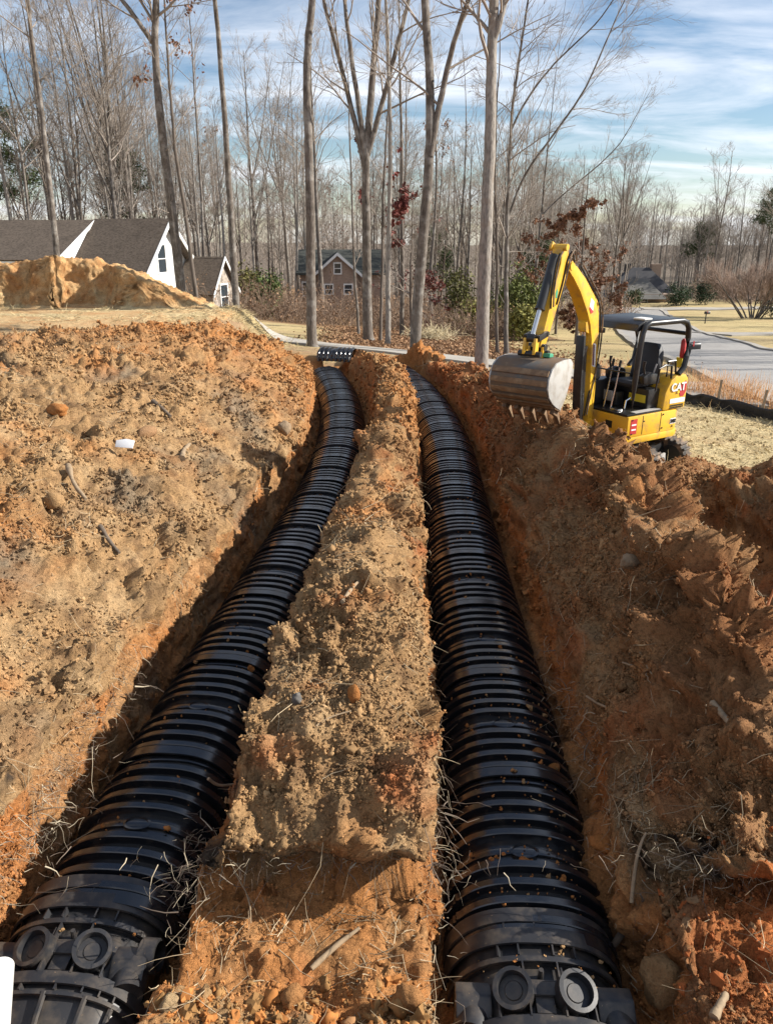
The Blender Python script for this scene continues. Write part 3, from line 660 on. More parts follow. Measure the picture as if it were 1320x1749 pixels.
def cyl_shape(mb, c, ax, r0, r1, h, k=28, cap0=False, cap1=True):
    """frustum from point c along unit ax"""
    ax = np.asarray(ax, float); ax /= np.linalg.norm(ax); c = np.asarray(c, float)
    ref = np.array([0, 1., 0]) if abs(ax[1]) < .8 else np.array([1., 0, 0]); b = np.cross(ax, ref); b /= np.linalg.norm(b); d = np.cross(ax, b)
    a = np.linspace(0, 2*math.pi, k+1)[:-1]
    ring = lambda p, r: [p+r*(math.cos(t)*b+math.sin(t)*d) for t in a]
    F = [(i, (i+1) % k, k+(i+1) % k, k+i) for i in range(k)]
    if cap0: F.append(tuple(range(k)))
    if cap1: F.append(tuple(range(k, 2*k)))
    mb.raw(ring(c, r0)+ring(c+ax*h, r1), F)
def end_cap(x, y, rz, label, open_right):
    """moulded end piece with two upward ports and side spouts; local -Y is towards the viewer"""
    o = empty('chamber_end_cap', label, 'end cap', (x, y, .015), rz, 'end caps closing the chamber runs')
    m = M['plastic_dusty']; W, H = .405, .305
    ph = np.linspace(0, math.pi, 41)
    # saddle body: arch that swells, then a ribbed quarter dome towards the front
    S = [.36, .30, .30, .16, .16, -.10, -.10, -.20, -.32, -.44, -.54, -.60]; O = [.0, .0, .012, .012, -.012, -.012, .018, .010, -.03, -.10, -.19, -.27]
    V = []
    for s_, o_ in zip(S, O):
        xx, zz = arch(ph, W+o_*.55, H+o_); V.append(np.stack([xx, np.full(41, s_), np.maximum(zz, 0)], -1))
    V = np.array(V); idx = np.arange(V.shape[0]*41).reshape(-1, 41); F = np.stack([idx[:-1, :-1], idx[:-1, 1:], idx[1:, 1:], idx[1:, :-1]], -1).reshape(-1, 4)
    add('body', mesh_np('body', V.reshape(-1, 3), F, smooth=True, sharp=30), m, o)
    for s0, s1, of in ((.37, .455, .050), (.245, .335, .050), (.155, .185, .036), (-.185, -.125, .046), (-.235, -.215, .034)):
        band(s0, s1, of).build('collar', m, o, smooth=True, sharp=30)
    for s0, s1, ht, angs in ((.335, .375, .046, (-.26, 0, .28)), (.185, .245, .044, (-.36, -.14, .10, .32)), (.06, .155, .036, (-.12, .12)), (-.13, -.06, .05, (-.40, -.10, .12, .42)), (-.215, -.185, .042, (-.45, -.2, .05, .3, .5, .7))):
        for an in angs:
            a = math.pi/2-an; x0, z0 = arch(np.array([a]), W, H); x1, z1 = arch(np.array([a]), W+ht, H+ht)
            t = .004
            mb = MB(); mb.prism([(s0, 0), (s1, 0), (s1, 1), (s0, 1)], ((x0[0], 0, z0[0]), (0, 1, 0), (x1[0]-x0[0], 0, z1[0]-z0[0]), (math.sin(a), 0, -math.cos(a))), -t, t)
            mb.build('gusset', m, o)
    # flutes on the front dome
    for an in (-.75, -.38, 0, .38, .75):
        a = math.pi/2-an; pts = []
        for s_, o_ in ((-.22, .03), (-.32, -.01), (-.44, -.08), (-.54, -.17), (-.60, -.26)):
            xx, zz = arch(np.array([a]), W+o_*.55, H+o_); pts.append((xx[0], s_, zz[0]))
        MB().tube(pts, .014, 6).build('flute', m, o, smooth=True)
    # the two upright ports
    for sx in (-1, 1):
        tilt = np.array([sx*.26, -.30, 1.0]); tilt /= np.linalg.norm(tilt); c = np.array([sx*.120, .02, H-.055])
        mb = MB(); cyl_shape(mb, c, tilt, .096, .088, .135, cap1=False)
        top = c+tilt*.135
        port = mb.build('port', m, o, smooth=True, sharp=40)
        rb = MB(); cyl_shape(rb, top-tilt*.012, tilt, .094, .094, .014, cap1=False); cyl_shape(rb, top+tilt*.002, tilt, .094, .074, .0012, cap1=False); cyl_shape(rb, top+tilt*.0032, -tilt, .074, .071, .042, cap1=False)
        rb.build('rim', m, port, smooth=True, sharp=40)
        cb = MB(); cyl_shape(cb, top-tilt*.046, tilt, .074, .070, .008); cyl_shape(cb, top-tilt*.039, tilt, .045, .040, .006)
        cb.build('knockout_disc', m, port, smooth=True, sharp=40)
    # web between the ports
    mb = MB(); mb.box((-.075, -.02, H-.02), (.075, .05, H+.035)); mb.box((-.045, -.10, H-.03), (.045, -.02, H+.022)); mb.build('web', m, o, bevel=.006)
    MB().tube([(0, .10, H-.01), (0, .10, H+.045)], [.016, .012], 10).build('nub', m, o, smooth=True)
    mb = MB(); mb.tube([(-.10, .13, H+.022), (-.10, .055, H+.026), (.10, .055, H+.026), (.10, .13, H+.022)], .006, 6); mb.build('wire_frame', m, o, smooth=True)
    # side spouts
    for sx in (-1, 1):
        bx0 = MB(); bx0.prism([(.06, -.06), (.06, .135), (-.02, .15), (-.10, .10), (-.10, -.10)], ((sx*.245, 0, H-.135), (0, 1, 0), (0, 0, 1), (sx, 0, 0)), 0, .17)
        bx0.build('spout_box', m, o, bevel=.012)
        mb = MB(); ax = np.array([sx*.22, -1, .10]); ax /= np.linalg.norm(ax); c = np.array([sx*.322, -.03, H-.10])
        cyl_shape(mb, c, ax, .094, .088, .125, cap1=False); spt = mb.build('spout', m, o, smooth=True, sharp=40)
        cb = MB(); cyl_shape(cb, c, ax, .084, .080, .112); cb.build('knockout_disc', m, spt, smooth=True, sharp=40)
        if open_right and sx == 1:
            mb = MB(); c = np.array([.37, .05, H-.055]); ax = np.array([1, -.05, .12]); ax /= np.linalg.norm(ax)
            cyl_shape(mb, c, ax, .086, .080, .085, cap1=False); sp2 = mb.build('open_spout', m, o, smooth=True, sharp=40)
            cb = MB(); cyl_shape(cb, c+ax*.085, ax, .080, .068, .001, cap1=False); cyl_shape(cb, c+ax*.085, -ax, .068, .066, .09); cb.build('inner_tube', M['decal_black'], sp2, smooth=True, sharp=40)
    return o
def run_angle(XF, y): return math.atan2(-(float(XF(y+.4))-float(XF(y-.4))), .8)
end_cap(float(XL(2.75))-.035, 2.79, run_angle(XL, 2.9), 'dusty black end cap with two round ports and an open side spout, left trench', True)
end_cap(float(XR(2.55))-.01, 2.57, run_angle(XR, 2.7), 'dusty black end cap with two round ports, right trench', False)

# spare offcut of chamber lying on the far end of the middle berm
p = at(576, 606, 20.6)
o = empty('chamber_offcut', 'short spare length of black ribbed chamber lying on top of the far berm end', 'chamber', (p[0], p[1], p[2]-.12), math.radians(78))
sp_me = chamber_mesh(.96, 8, 'shell', .36, .27); V = np.empty(len(sp_me.vertices)*3, dtype=np.float32); sp_me.vertices.foreach_get('co', V); V = V.reshape(-1, 3); V[:, 1] -= .48; sp_me.vertices.foreach_set('co', V.ravel())
add('shell', sp_me, M['plastic'], o)
mb = band(-.49, -.43, .03, .36, .27); mb.build('end_rim', M['plastic'], o, smooth=True, sharp=30)

# ------------------------------------------------------------------ loose clods, crumbs, roots and straw on the soil
def ico(sub):
    bm = bmesh.new(); bmesh.ops.create_icosphere(bm, subdivisions=sub, radius=1.0)
    bm.verts.ensure_lookup_table(); V = np.array([v.co[:] for v in bm.verts]); F = np.array([[v.index for v in f.verts] for f in bm.faces]); bm.free(); return V, F
ICO1, ICO2, ICO3 = ico(1), ico(2), ico(3)
def lumps(base, n, amp, seed):
    V, F = base; r = np.random.default_rng(seed); out = []
    for i in range(n):
        k = V*np.array([1, r.uniform(.65, 1), r.uniform(.55, .9)]); d = 1+amp*(billow(V*1.5+r.uniform(0, 90), 2)+.5*perlin(V*3.3+r.uniform(0, 90)))
        out.append(k*d[:, None])
    return np.array(out), F
def rotmats(n, rng):
    q = rng.normal(size=(n, 4)); q /= np.linalg.norm(q, axis=1)[:, None]; w, x, y, z = q.T
    return np.stack([np.stack([1-2*(y*y+z*z), 2*(x*y-z*w), 2*(x*z+y*w)], -1), np.stack([2*(x*y+z*w), 1-2*(x*x+z*z), 2*(y*z-x*w)], -1), np.stack([2*(x*z-y*w), 2*(y*z+x*w), 1-2*(x*x+y*y)], -1)], -2)
def scatter(pos, size, var, F, cols, rng):
    k = rng.integers(0, len(var), len(pos)); Rm = rotmats(len(pos), rng)
    V = np.einsum('nij,nvj->nvi', Rm, var[k])*size[:, None, None]+pos[:, None, :]
    nv = var.shape[1]; Fa = (F[None]+(np.arange(len(pos))*nv)[:, None, None]).reshape(-1, F.shape[1])
    return V.reshape(-1, 3), Fa, np.repeat(cols, nv, axis=0)
flatP = soilP.reshape(-1, 3); flatN = soilN.reshape(-1, 3); flatS = soilS.reshape(-1); flatW = soilW.reshape(-1); flatC = soilC.reshape(-1, 3); flatFl = soilFl.reshape(-1)
u_ = np.abs(flatP[:, 0])/(flatP[:, 1]*.60+1.9)
inview = (u_ < 1.15)*(flatP[:, 1] > 1.9)
def pick(w, n, rng):
    w = w/w.sum(); c = np.cumsum(w); return np.searchsorted(c, rng.random(n))
def instance_cloud(name, pos, size, cols, protos, m, rng, **kw):
    """points that each carry one of a few small clod shapes (geometry nodes, one object)"""
    me = bpy.data.meshes.new(name); n = len(pos); me.vertices.add(n); me.vertices.foreach_set('co', np.asarray(pos, np.float32).ravel())
    def at_(nm, ty, arr, key): a_ = me.attributes.new(nm, ty, 'POINT'); a_.data.foreach_set(key, np.ascontiguousarray(arr).ravel())
    at_('rot', 'FLOAT_VECTOR', rng.uniform(0, 6.28, (n, 3)).astype(np.float32), 'vector')
    at_('siz', 'FLOAT', np.asarray(size, np.float32), 'value')
    at_('pick', 'INT', rng.integers(0, len(protos), n).astype(np.int32), 'value')
    c4 = np.ones((n, 4), np.float32); c4[:, :3] = cols; at_('Col', 'FLOAT_COLOR', c4, 'color')
    o_ = add(name, me, None, **kw)
    g = bpy.data.node_groups.new(name, 'GeometryNodeTree'); g.interface.new_socket('Geometry', in_out='INPUT', socket_type='NodeSocketGeometry'); g.interface.new_socket('Geometry', in_out='OUTPUT', socket_type='NodeSocketGeometry')
    gi, go = g.nodes.new('NodeGroupInput'), g.nodes.new('NodeGroupOutput'); ip = g.nodes.new('GeometryNodeInstanceOnPoints'); g2i = g.nodes.new('GeometryNodeGeometryToInstance')
    for pm in protos:
        po = bpy.data.objects.new(pm.name, pm); oi = g.nodes.new('GeometryNodeObjectInfo'); oi.inputs['Object'].default_value = po; oi.inputs['As Instance'].default_value = False
        g.links.new(oi.outputs['Geometry'], g2i.inputs[0])
    def named(nm, ty): q = g.nodes.new('GeometryNodeInputNamedAttribute'); q.data_type = ty; q.inputs[0].default_value = nm; return q.outputs[0]
    mp_ = g.nodes.new('GeometryNodeMeshToPoints'); g.links.new(gi.outputs[0], mp_.inputs['Mesh']); g.links.new(mp_.outputs[0], ip.inputs['Points'])
    g.links.new(g2i.outputs[0], ip.inputs['Instance']); ip.inputs['Pick Instance'].default_value = True
    g.links.new(named('pick', 'INT'), ip.inputs['Instance Index']); g.links.new(named('rot', 'FLOAT_VECTOR'), ip.inputs['Rotation']); g.links.new(named('siz', 'FLOAT'), ip.inputs['Scale'])
    g.links.new(ip.outputs[0], go.inputs[0]); md = o_.modifiers.new('scatter', 'NODES'); md.node_group = g
    return o_
def crumbs():
    r = np.random.default_rng(21)
    patch = np.clip(fbm(flatP*1.3+70, 2)*1.4+.55, .05, 1.5)
    xl, xr = XL(flatP[:, 1]), XR(flatP[:, 1])
    mid = (flatP[:, 0] > xl+HW)*(flatP[:, 0] < xr-HW)
    w = inview*flatS*(1-.75*flatW)*patch*(1+.7*mid+.6*(flatP[:, 0] > xr+HW))+inview*(1-flatS)*.10*(flatP[:, 1] < 20)*(1-flatFl)+inview*flatFl*.25
    w = w*(1-.75*mid*(flatP[:, 1] > 2.5)*(flatP[:, 1] < 3.02))*np.where(flatP[:, 1] > 20.5, .05, 1)
    P_, S_, C_ = [], [], []
    i = pick(w, 150000, r); Yi = flatP[i, 1]; sz = (.0036+.00125*Yi)*np.exp(r.normal(0, .38, len(i)))
    P_.append(flatP[i]+r.normal(0, .005, (len(i), 3))*(.4+.25*Yi[:, None])+flatN[i]*sz[:, None]*.2); S_.append(sz); C_.append(flatC[i]*r.uniform(.55, .98, (len(i), 1)))
    i = pick(w*(1-flatFl*.7)*patch, 5500, r); Yi = flatP[i, 1]; sz = np.minimum((.008+.0023*Yi)*np.exp(r.normal(0, .42, len(i))), .07)
    P_.append(flatP[i]+flatN[i]*sz[:, None]*.05); S_.append(sz); col = flatC[i]*r.uniform(.58, .88, (len(i), 1)); C_.append(col)
    # broken lumps at the near rim, where the spoil spills towards the viewer, and slumped at the right end
    n = 1500; X = np.concatenate([r.uniform(-1.15, .45, 700), r.uniform(1.3, 2.6, 800)]); Y = np.concatenate([r.normal(2.27, .10, 700), r.uniform(2.0, 3.05, 800)])
    sz = np.minimum(np.concatenate([.012*np.exp(r.normal(0, .7, 700)), .009*np.exp(r.normal(0, .65, 800))]), .055)
    Z = np.array([soil_z(a, b) for a, b in zip(X, Y)])+sz*.1
    cl = np.where((X < .6)[:, None], np.where(r.random((n, 1)) < .5, C_ORANGE, C_TAN*np.array([.95, .85, .7])), np.where(r.random((n, 1)) < .75, C_RED, C_BROWN*1.4))*r.uniform(.6, .9, (n, 1))
    P_.append(np.stack([X, Y, Z], -1)); S_.append(sz); C_.append(cl)
    # earth that has rolled onto the chambers
    for XF, n, ya, yb, side in ((XR, 420, 2.55, 5.6, .5), (XL, 160, 2.9, 7.5, 0), (XR, 150, 5.6, 11, .3)):
        Y = r.uniform(ya, yb, n); a = np.clip(r.normal(math.pi/2-side*r.random(n), .38, n), .45, 2.6); ax_, az_ = arch(a, .43, .335); sz = .0055*np.exp(r.normal(0, .55, n))*(1+.06*Y)
        P_.append(np.stack([XF(Y)+ax_, Y, az_+.015+sz*.3], -1)); S_.append(sz); C_.append(np.where(r.random((n, 1)) < .5, C_ORANGE, C_TAN)*r.uniform(.5, .9, (n, 1)))
    pr = []
    v, F = ICO2; rr = np.random.default_rng(4)
    for k in range(14):
        d = .66+.5*fbm(v*1.1+rr.uniform(0, 90), 2)+.75*clodf(v, .7, k)+.30*perlin(v*3.1+k*5)+.12*rr.normal(0, 1, len(v))
        me = mesh_np('crumb', v*d[:, None]*np.array([1, rr.uniform(.65, 1), rr.uniform(.55, .9)]), F, smooth=(k % 3 == 0)); me.materials.append(M['crumb']); pr.append(me)
    instance_cloud('soil_crumbs', np.concatenate(P_), np.concatenate(S_), np.concatenate(C_), pr, M['crumb'], r, kind='stuff', label='loose clods and crumbs of clay strewn over the spoil', cat='soil clods')
def scatter_c(col, var): return np.repeat(col, var.shape[1], axis=0).astype(np.float32)
crumbs()

FN = 4
def fibre_batch(pos, dirs, L, rad, rng, n=4, droop=.25, wob=.25):
    P = [pos]; d = dirs/np.linalg.norm(dirs, axis=1, keepdims=True)
    for i in range(n-1):
        d = d+rng.normal(0, wob, d.shape); d[:, 2] -= droop/n; d /= np.linalg.norm(d, axis=1, keepdims=True)
        P.append(P[-1]+d*(L/(n-1))[:, None])
    P = np.stack(P, 1); R = rad[:, None]*np.linspace(1, .35, n)[None]
    return P, R
def roots():
    r = np.random.default_rng(31); nb = NB()
    Y_ = flatP[:, 1]; xl, xr = XL(Y_), XR(Y_)
    # fine roots along the broken edges of the cuts
    edge = ((np.abs(flatP[:, 0]-(xr-HW)) < .13)+(np.abs(flatP[:, 0]-(xl-HW)) < .22)*.8+(np.abs(flatP[:, 0]-(xr+HW)) < .25)*.7+(np.abs(flatP[:, 0]-(xl+HW)) < .12)*.6)*(flatP[:, 2] > .33)*(flatP[:, 2] < .95)
    w = inview*edge*(Y_ < 11)*(.4+np.clip(fbm(flatP*2.0+15, 2)*2, 0, 1.5))+1e-9
    i = pick(w, 1250, r); n = len(i)
    d = flatN[i]*.9+r.normal(0, .55, (n, 3)); d[:, 2] -= .25
    L = r.uniform(.03, .13, n)*np.exp(r.normal(0, .4, n)); rad = .0011*np.exp(r.normal(0, .45, n))*(1+.10*Y_[i])
    P, R = fibre_batch(flatP[i], d, L, rad, r, droop=.5)
    c = np.where(r.random((n, 1)) < .5, np.array([[.42, .33, .21]]), np.array([[.20, .14, .09]]))*r.uniform(.6, 1.1, (n, 1))
    V, F = tubes(P, R, 3); nb.add(V, F); nb.c.append(np.repeat(c, FN*3, axis=0).astype(np.float32))
    # straw and rootlets lying on the spoil
    w = inview*flatS*(1-.6*flatW)*np.clip(fbm(flatP*1.1+33, 2)*2.2+.25, .05, 2)*np.where(flatP[:, 0] > xr, 1.7, 1.0)
    i = pick(w, 6200, r); n = len(i)
    d = r.normal(0, 1, (n, 3)); d -= flatN[i]*(d*flatN[i]).sum(1)[:, None]*.9
    L = r.uniform(.04, .22, n)*np.exp(r.normal(0, .35, n)); rad = r.uniform(.0009, .0024, n)*(1+.13*Y_[i])
    P, R = fibre_batch(flatP[i]+flatN[i]*.012, d, L, rad, r, droop=.05, wob=.2)
    c = np.array([[.46, .36, .23]])*r.uniform(.45, 1.15, (n, 1))
    V, F = tubes(P, R, 3); nb.add(V, F); nb.c.append(np.repeat(c, FN*3, axis=0).astype(np.float32))
    # matted dead grass roots hanging where the old turf line was cut
    for cx, cy, cz, n, sp_, out in ((-.95, 3.12, .52, 170, (.10, .16, .10), (-.9, -.5, .1)), (-1.98, 3.45, .56, 240, (.10, .32, .08), (.9, -.2, .1)), (-.35, 3.03, .68, 200, (.42, .05, .04), (0, -1, -.1)), (1.82, 2.98, .74, 260, (.26, .07, .05), (0, -.8, .3)), (1.33, 4.3, .5, 300, (.08, .7, .09), (-1, -.1, .1)), (.27, 3.3, .70, 130, (.04, .40, .07), (1, -.1, 0)), (-2.0, 4.6, .62, 260, (.09, .7, .08), (.9, -.1, .1))):
        pos = np.array([cx, cy, cz])+r.normal(0, 1, (n, 3))*np.array(sp_); d = np.array(out)[None]*.8+r.normal(0, .65, (n, 3))
        L = r.uniform(.03, .14, n)*np.exp(r.normal(0, .45, n)); rad = .0011*np.exp(r.normal(0, .5, n))*1.5
        P, R = fibre_batch(pos, d, L, rad, r, droop=.6, wob=.3)
        c = np.where(r.random((n, 1)) < .5, np.array([[.45, .38, .27]]), np.array([[.17, .13, .10]]))*r.uniform(.5, 1.15, (n, 1))
        V, F = tubes(P, R, 3); nb.add(V, F); nb.c.append(np.repeat(c, FN*3, axis=0).astype(np.float32))
    add('root_fibres', nb.mesh('root_fibres', smooth=True), M['fibre'], kind='stuff', label='pale roots and straw bristling from the cut clay', cat='roots')
roots()

def straw():
    """straw mulch on the flat ground by the machine and along the foot of the cut bank"""
    r = np.random.default_rng(41); nb = NB()
    Y_ = flatP[:, 1]; g = grade(flatP[:, 0], Y_); xr = XR(Y_)
    w = (flatP[:, 0]-xr > 2.2)*(Y_ > 10)*(Y_ < 17.8)*(flatP[:, 2]-g < .2)*1.0
    w2 = (flatP[:, 0] < -4.6)*(Y_ > 20.8)*(flatP[:, 2] < 1.62)*np.clip(fbm(flatP*.6+60, 2)*2+.1, 0, 1)*.8
    w2 = w2+np.exp(-((flatP[:, 0]+5.6)/1.0)**2-((Y_-22.5)/1.6)**2)*(flatP[:, 2] < 2)*1.2
    w2 = w2+np.exp(-((flatP[:, 0]+4.4)/1.1)**2-((Y_-24.5)/3.2)**2)*.9
    for ww, n, r0 in ((w, 6400, .0042), (w2, 3600, .007)):
        i = pick(ww*(np.abs(u_) < 1.25)+1e-12, n, r); d = r.normal(0, 1, (n, 3)); d[:, 2] = r.normal(.15, .25, n)
        P, R = fibre_batch(flatP[i]+np.array([0, 0, .012]), d, r.uniform(.12, .34, n), np.full(n, r0)*r.uniform(.6, 1.3, n), r, n=4, droop=.3, wob=.15)
        c = np.array([[.62, .50, .28]])*r.uniform(.55, 1.15, (n, 1)); V, F = tubes(P, R, 3); nb.add(V, F); nb.c.append(np.repeat(c, 12, axis=0).astype(np.float32))
    add('straw_mulch', nb.mesh('straw_mulch', smooth=True), M['fibre'], kind='stuff', label='pale straw mulch spread over the bare ground', cat='straw')
straw()

# ---- rocks and big clods one can pick out
def lump_obj(name, px, py, z, r, m, label, cat, seed, sq=(1, .85, .75), amp=.25, drop=.35, col=None):
    V, F = ICO3; rr = np.random.default_rng(seed)
    d = .72+amp*.6*fbm(V*1.1+rr.uniform(0, 90), 2)+amp*(1.1*clodf(V, .62, seed)+.9*clodf(V, .27, seed+3))+.03*perlin(V*9+3)
    me = mesh_np(name, V*d[:, None]*np.array(sq)*r, F, smooth=True, col=np.broadcast_to(col, (len(V), 3)) if col is not None else None)
    if z is None:                                     # rest it on the soil surface
        dirn = at(px, py, 1.0)-EYE
        for t in np.linspace(2.5, 24, 1600):
            q = EYE+t*dirn
            if q[2] < soil_z(q[0], q[1]): break
        p_ = q+np.array([0, 0, r*sq[2]*(1-drop)-r*.2])
    else: p_ = at(px, py, z)
    return add(name, me, m, label=label, cat=cat, loc=p_, rot=(0, 0, rr.uniform(0, 6)))
lump_obj('rock', 560, 888, None, .125, M['rock'], 'brown rock at the edge of the middle berm over the left chambers', 'rock', 1, (.8, .9, 1), .34, .2)
lump_obj('rock', 487, 738, None, .16, M['rock'], 'brown rock jutting from the top edge of the left bank', 'rock', 2, (1, .8, .9), .34)
lump_obj('clay_clod', 252, 742, None, .17, M['clod'], 'big brown clod above the scrap of white litter', 'clod', 3, (1.3, .8, .55), .2, col=C_BROWN*1.7)
lump_obj('stone', 507, 1200, None, .045, M['stone_dark'], 'dark mottled stone on the near face of the middle berm', 'stone', 4, (.8, .8, 1.1), .34)
lump_obj('clay_clod', 605, 1195, None, .062, M['clod'], 'orange clod on the near face of the middle berm', 'clod', 5, (.8, .8, 1.2), .22, col=C_ORANGE*.85)
lump_obj('stone', 395, 705, None, .12, M['rock'], 'pale stone with a dark hollow high on the left bank', 'stone', 6, (1, .8, .7), .34)
lump_obj('clay_clod', 902, 1482, 4.35, .080, M['clod'], 'crumbly orange clod sitting on the right chambers', 'clod', 7, (1, .9, .95), .42, col=C_ORANGE*.9)
lump_obj('clay_clod', 935, 1525, 4.2, .060, M['clod'], 'smaller orange clod fallen beside the crumbly one on the right chambers', 'clod', 8, (1.6, .8, .6), .4, col=C_ORANGE*.85)
lump_obj('clay_clod', 918, 1285, 5.3, .065, M['clod'], 'brown clod lodged on the right edge of the right chambers', 'clod', 9, (1.2, .9, .7), .25, col=C_ORANGE*.6)
lump_obj('clay_clod', 945, 1312, 5.2, .065, M['clod'], 'round orange-brown clod beside the right chambers under the bank', 'clod', 10, (.9, .9, .9), .22, col=C_ORANGE*.7)
lump_obj('clay_clod', 1030, 1445, None, .085, M['clod'], 'rounded orange clod topping the slump beside the right chambers', 'clod', 12, (1.3, .9, .6), .2, col=C_ORANGE*.85)
lump_obj('clay_clod', 1130, 1690, None, .15, M['clod'], 'large fissured tan clod between the right end cap and the red clay', 'clod', 14, (.95, .8, 1.0), .32, col=C_TAN*.75)
lump_obj('clay_clod', 700, 1715, None, .085, M['clod'], 'tan clod casting a shadow at the bottom edge near the right trench', 'clod', 16, (1, .8, .9), .3, col=C_ORANGE*.5+C_TAN*.3)
lump_obj('clay_clod', 500, 1712, None, .07, M['clod'], 'brown clod on the near rim in the middle of the bottom edge', 'clod', 17, (1, .8, .9), .3, col=C_ORANGE*.5+C_TAN*.3)
lump_obj('clay_clod', 290, 1722, None, .06, M['clod'], 'pale clod on the near rim beside the left end cap', 'clod', 18, (1, .8, .9), .3, col=C_PALE*.7)
lump_obj('clay_clod', 100, 705, None, .17, M['clod'], 'orange clod near the left edge high on the left bank', 'clod', 19, (1.2, .8, .6), .25, col=C_ORANGE*.9)
lump_obj('clay_clod', 95, 865, None, .14, M['clod'], 'tan clod low on the left bank beside a small hollow', 'clod', 20, (1, .8, .8), .2, col=C_TAN*.9)
lump_obj('stone', 1075, 965, None, .10, M['rock'], 'small tan stone on the right bank below its crest', 'stone', 21, (1, .8, .8), .34)

def surf(px, py):
    dirn = at(px, py, 1.0)-EYE
    for t in np.linspace(2.4, 24, 2600):
        q = EYE+t*dirn
        if q[2] < soil_z(q[0], q[1]): return q
    return q
def stick(name, pa, pb, r, m, label, cat='stick', lift=.02, bend=.06, fork=False, seed=0, za=None, zb=None):
    rr = np.random.default_rng(seed+500)
    a = (surf(*pa) if za is None else at(*pa, za))+np.array([0, 0, lift]); b = (surf(*pb) if zb is None else at(*pb, zb))+np.array([0, 0, lift])
    t = np.linspace(0, 1, 8)[:, None]; L = np.linalg.norm(b-a)
    pts = a+(b-a)*t+bend*L*(rr.normal(0, 1, 3)*np.sin(t*math.pi)+.35*np.cumsum(rr.normal(0, .25, (8, 3)), 0)*np.sin(t*math.pi))
    rad = r*np.linspace(1, .6, 8)*(1+.12*rr.normal(0, 1, 8))
    mb = MB().tube(pts-pts[0], rad, 7)
    me = mb.mesh(name, smooth=True, sharp=60)
    o_ = add(name, me, m, label=label, cat=cat, loc=pts[0])
    if fork:
        for k in (3, 5):
            d = (pts[k+1]-pts[k-1]); d = d/np.linalg.norm(d)+rr.normal(0, .5, 3); d /= np.linalg.norm(d)
            q = pts[k]-pts[0]+d*np.linspace(0, .42*L, 5)[:, None]+.03*L*np.cumsum(rr.normal(0, .5, (5, 3)), 0)
            MB().tube(q, rad[k]*np.linspace(.7, .3, 5), 6).build('side_shoot', m, o_, smooth=True)
    return o_
S1, S2 = M['stick'], M['stick_dark']
stick('stick', (532, 1664), (614, 1594), .016, S1, 'pale splintered stick lying on the clay bench between the trenches', lift=.035, bend=.03, seed=1)
stick('stick', (1000, 1200), (1068, 1228), .009, S1, 'thin pale stick poking out of the right bank over the trench', lift=.05, seed=2, za=5.3)
stick('stick', (1215, 1208), (1268, 1262), .022, S1, 'thick pale stick half buried near the crest of the right bank', lift=.03, seed=3, bend=.04)
stick('stick', (1215, 1752), (1236, 1712), .022, S1, 'pale broken stick end standing in the red clay at the bottom right', lift=.05, bend=.03, seed=4)
stick('root', (1035, 1640), (1118, 1430), .020, S2, 'long dark root running up from the right end cap to the bank', 'root', lift=.05, bend=.05, fork=True, seed=5)
stick('root', (1062, 1138), (1160, 1192), .007, S1, 'thin forked pale root trailing across the right bank', 'root', lift=.03, fork=True, seed=6)
stick('root', (1075, 1560), (1100, 1440), .011, S1, 'pale root standing beside the long dark one at the bank end', 'root', lift=.07, seed=7)
stick('root', (1140, 1500), (1195, 1450), .006, S1, 'thin pale rootlet across the dark turf line at the right bank end', 'root', lift=.04, seed=8, fork=True)
stick('stick', (585, 1035), (612, 1000), .018, S1, 'flat tan stick on top of the middle berm', lift=.03, seed=9)
stick('stick', (700, 650), (720, 690), .03, S1, 'pale wood chip on the right side of the far middle berm', 'stick', lift=.06, seed=10, bend=.02)
stick('stick', (118, 800), (148, 858), .028, S1, 'tan branch piece lying across the left bank', lift=.03, seed=11)
stick('stick', (172, 902), (205, 948), .022, S2, 'dark bark strip lying low on the left bank', lift=.02, seed=12)
stick('stick', (262, 690), (292, 715), .035, S2, 'grey brown branch stub high on the left bank', lift=.03, seed=13)
stick('stick', (312, 790), (325, 765), .035, S1, 'tan branch stub standing out in the middle of the left bank', lift=.05, seed=14)
stick('stick', (356, 1330), (405, 1338), .010, S1, 'splintered root sticking out of the middle berm over the left chambers', lift=.0, seed=15, za=4.6, zb=4.75)
stick('root', (400, 1500), (430, 1590), .005, S1, 'thin curved root hanging at the near left corner of the berm', 'root', lift=.05, seed=16, fork=True)
stick('root', (30, 1412), (130, 1384), .006, S1, 'thin pale root arching out of the left trench wall', 'root', lift=.02, seed=17, za=4.5, zb=4.5, bend=.1)
stick('root', (540, 1248), (600, 1222), .006, S1, 'thin pale root crossing the near face of the middle berm', 'root', lift=.03, seed=18)
stick('stick', (782, 1735), (812, 1690), .018, S1, 'stubby tan stick at the bottom edge beside the right end cap', lift=.06, seed=19, bend=.03)
stick('root', (1085, 1690), (1060, 1660), .004, S1, 'wiry forked rootlet by the right end cap', 'root', lift=.05, seed=20, fork=True)
stick('stick', (1160, 935), (1188, 962), .018, S1, 'pale stick lying on the far side of the right bank crest', lift=.04, seed=21)
stick('stick', (1090, 1120), (1155, 1188), .006, S1, 'long thin twig on the upper slope of the right bank', lift=.03, seed=22)
stick('stake', (1292, 1080), (1322, 1010), .016, mat('stake_orange', (.42, .16, .06), .7), 'orange-brown stake leaning in the far right trench', 'stake', lift=.05, seed=23, bend=0, za=6.4, zb=6.4)
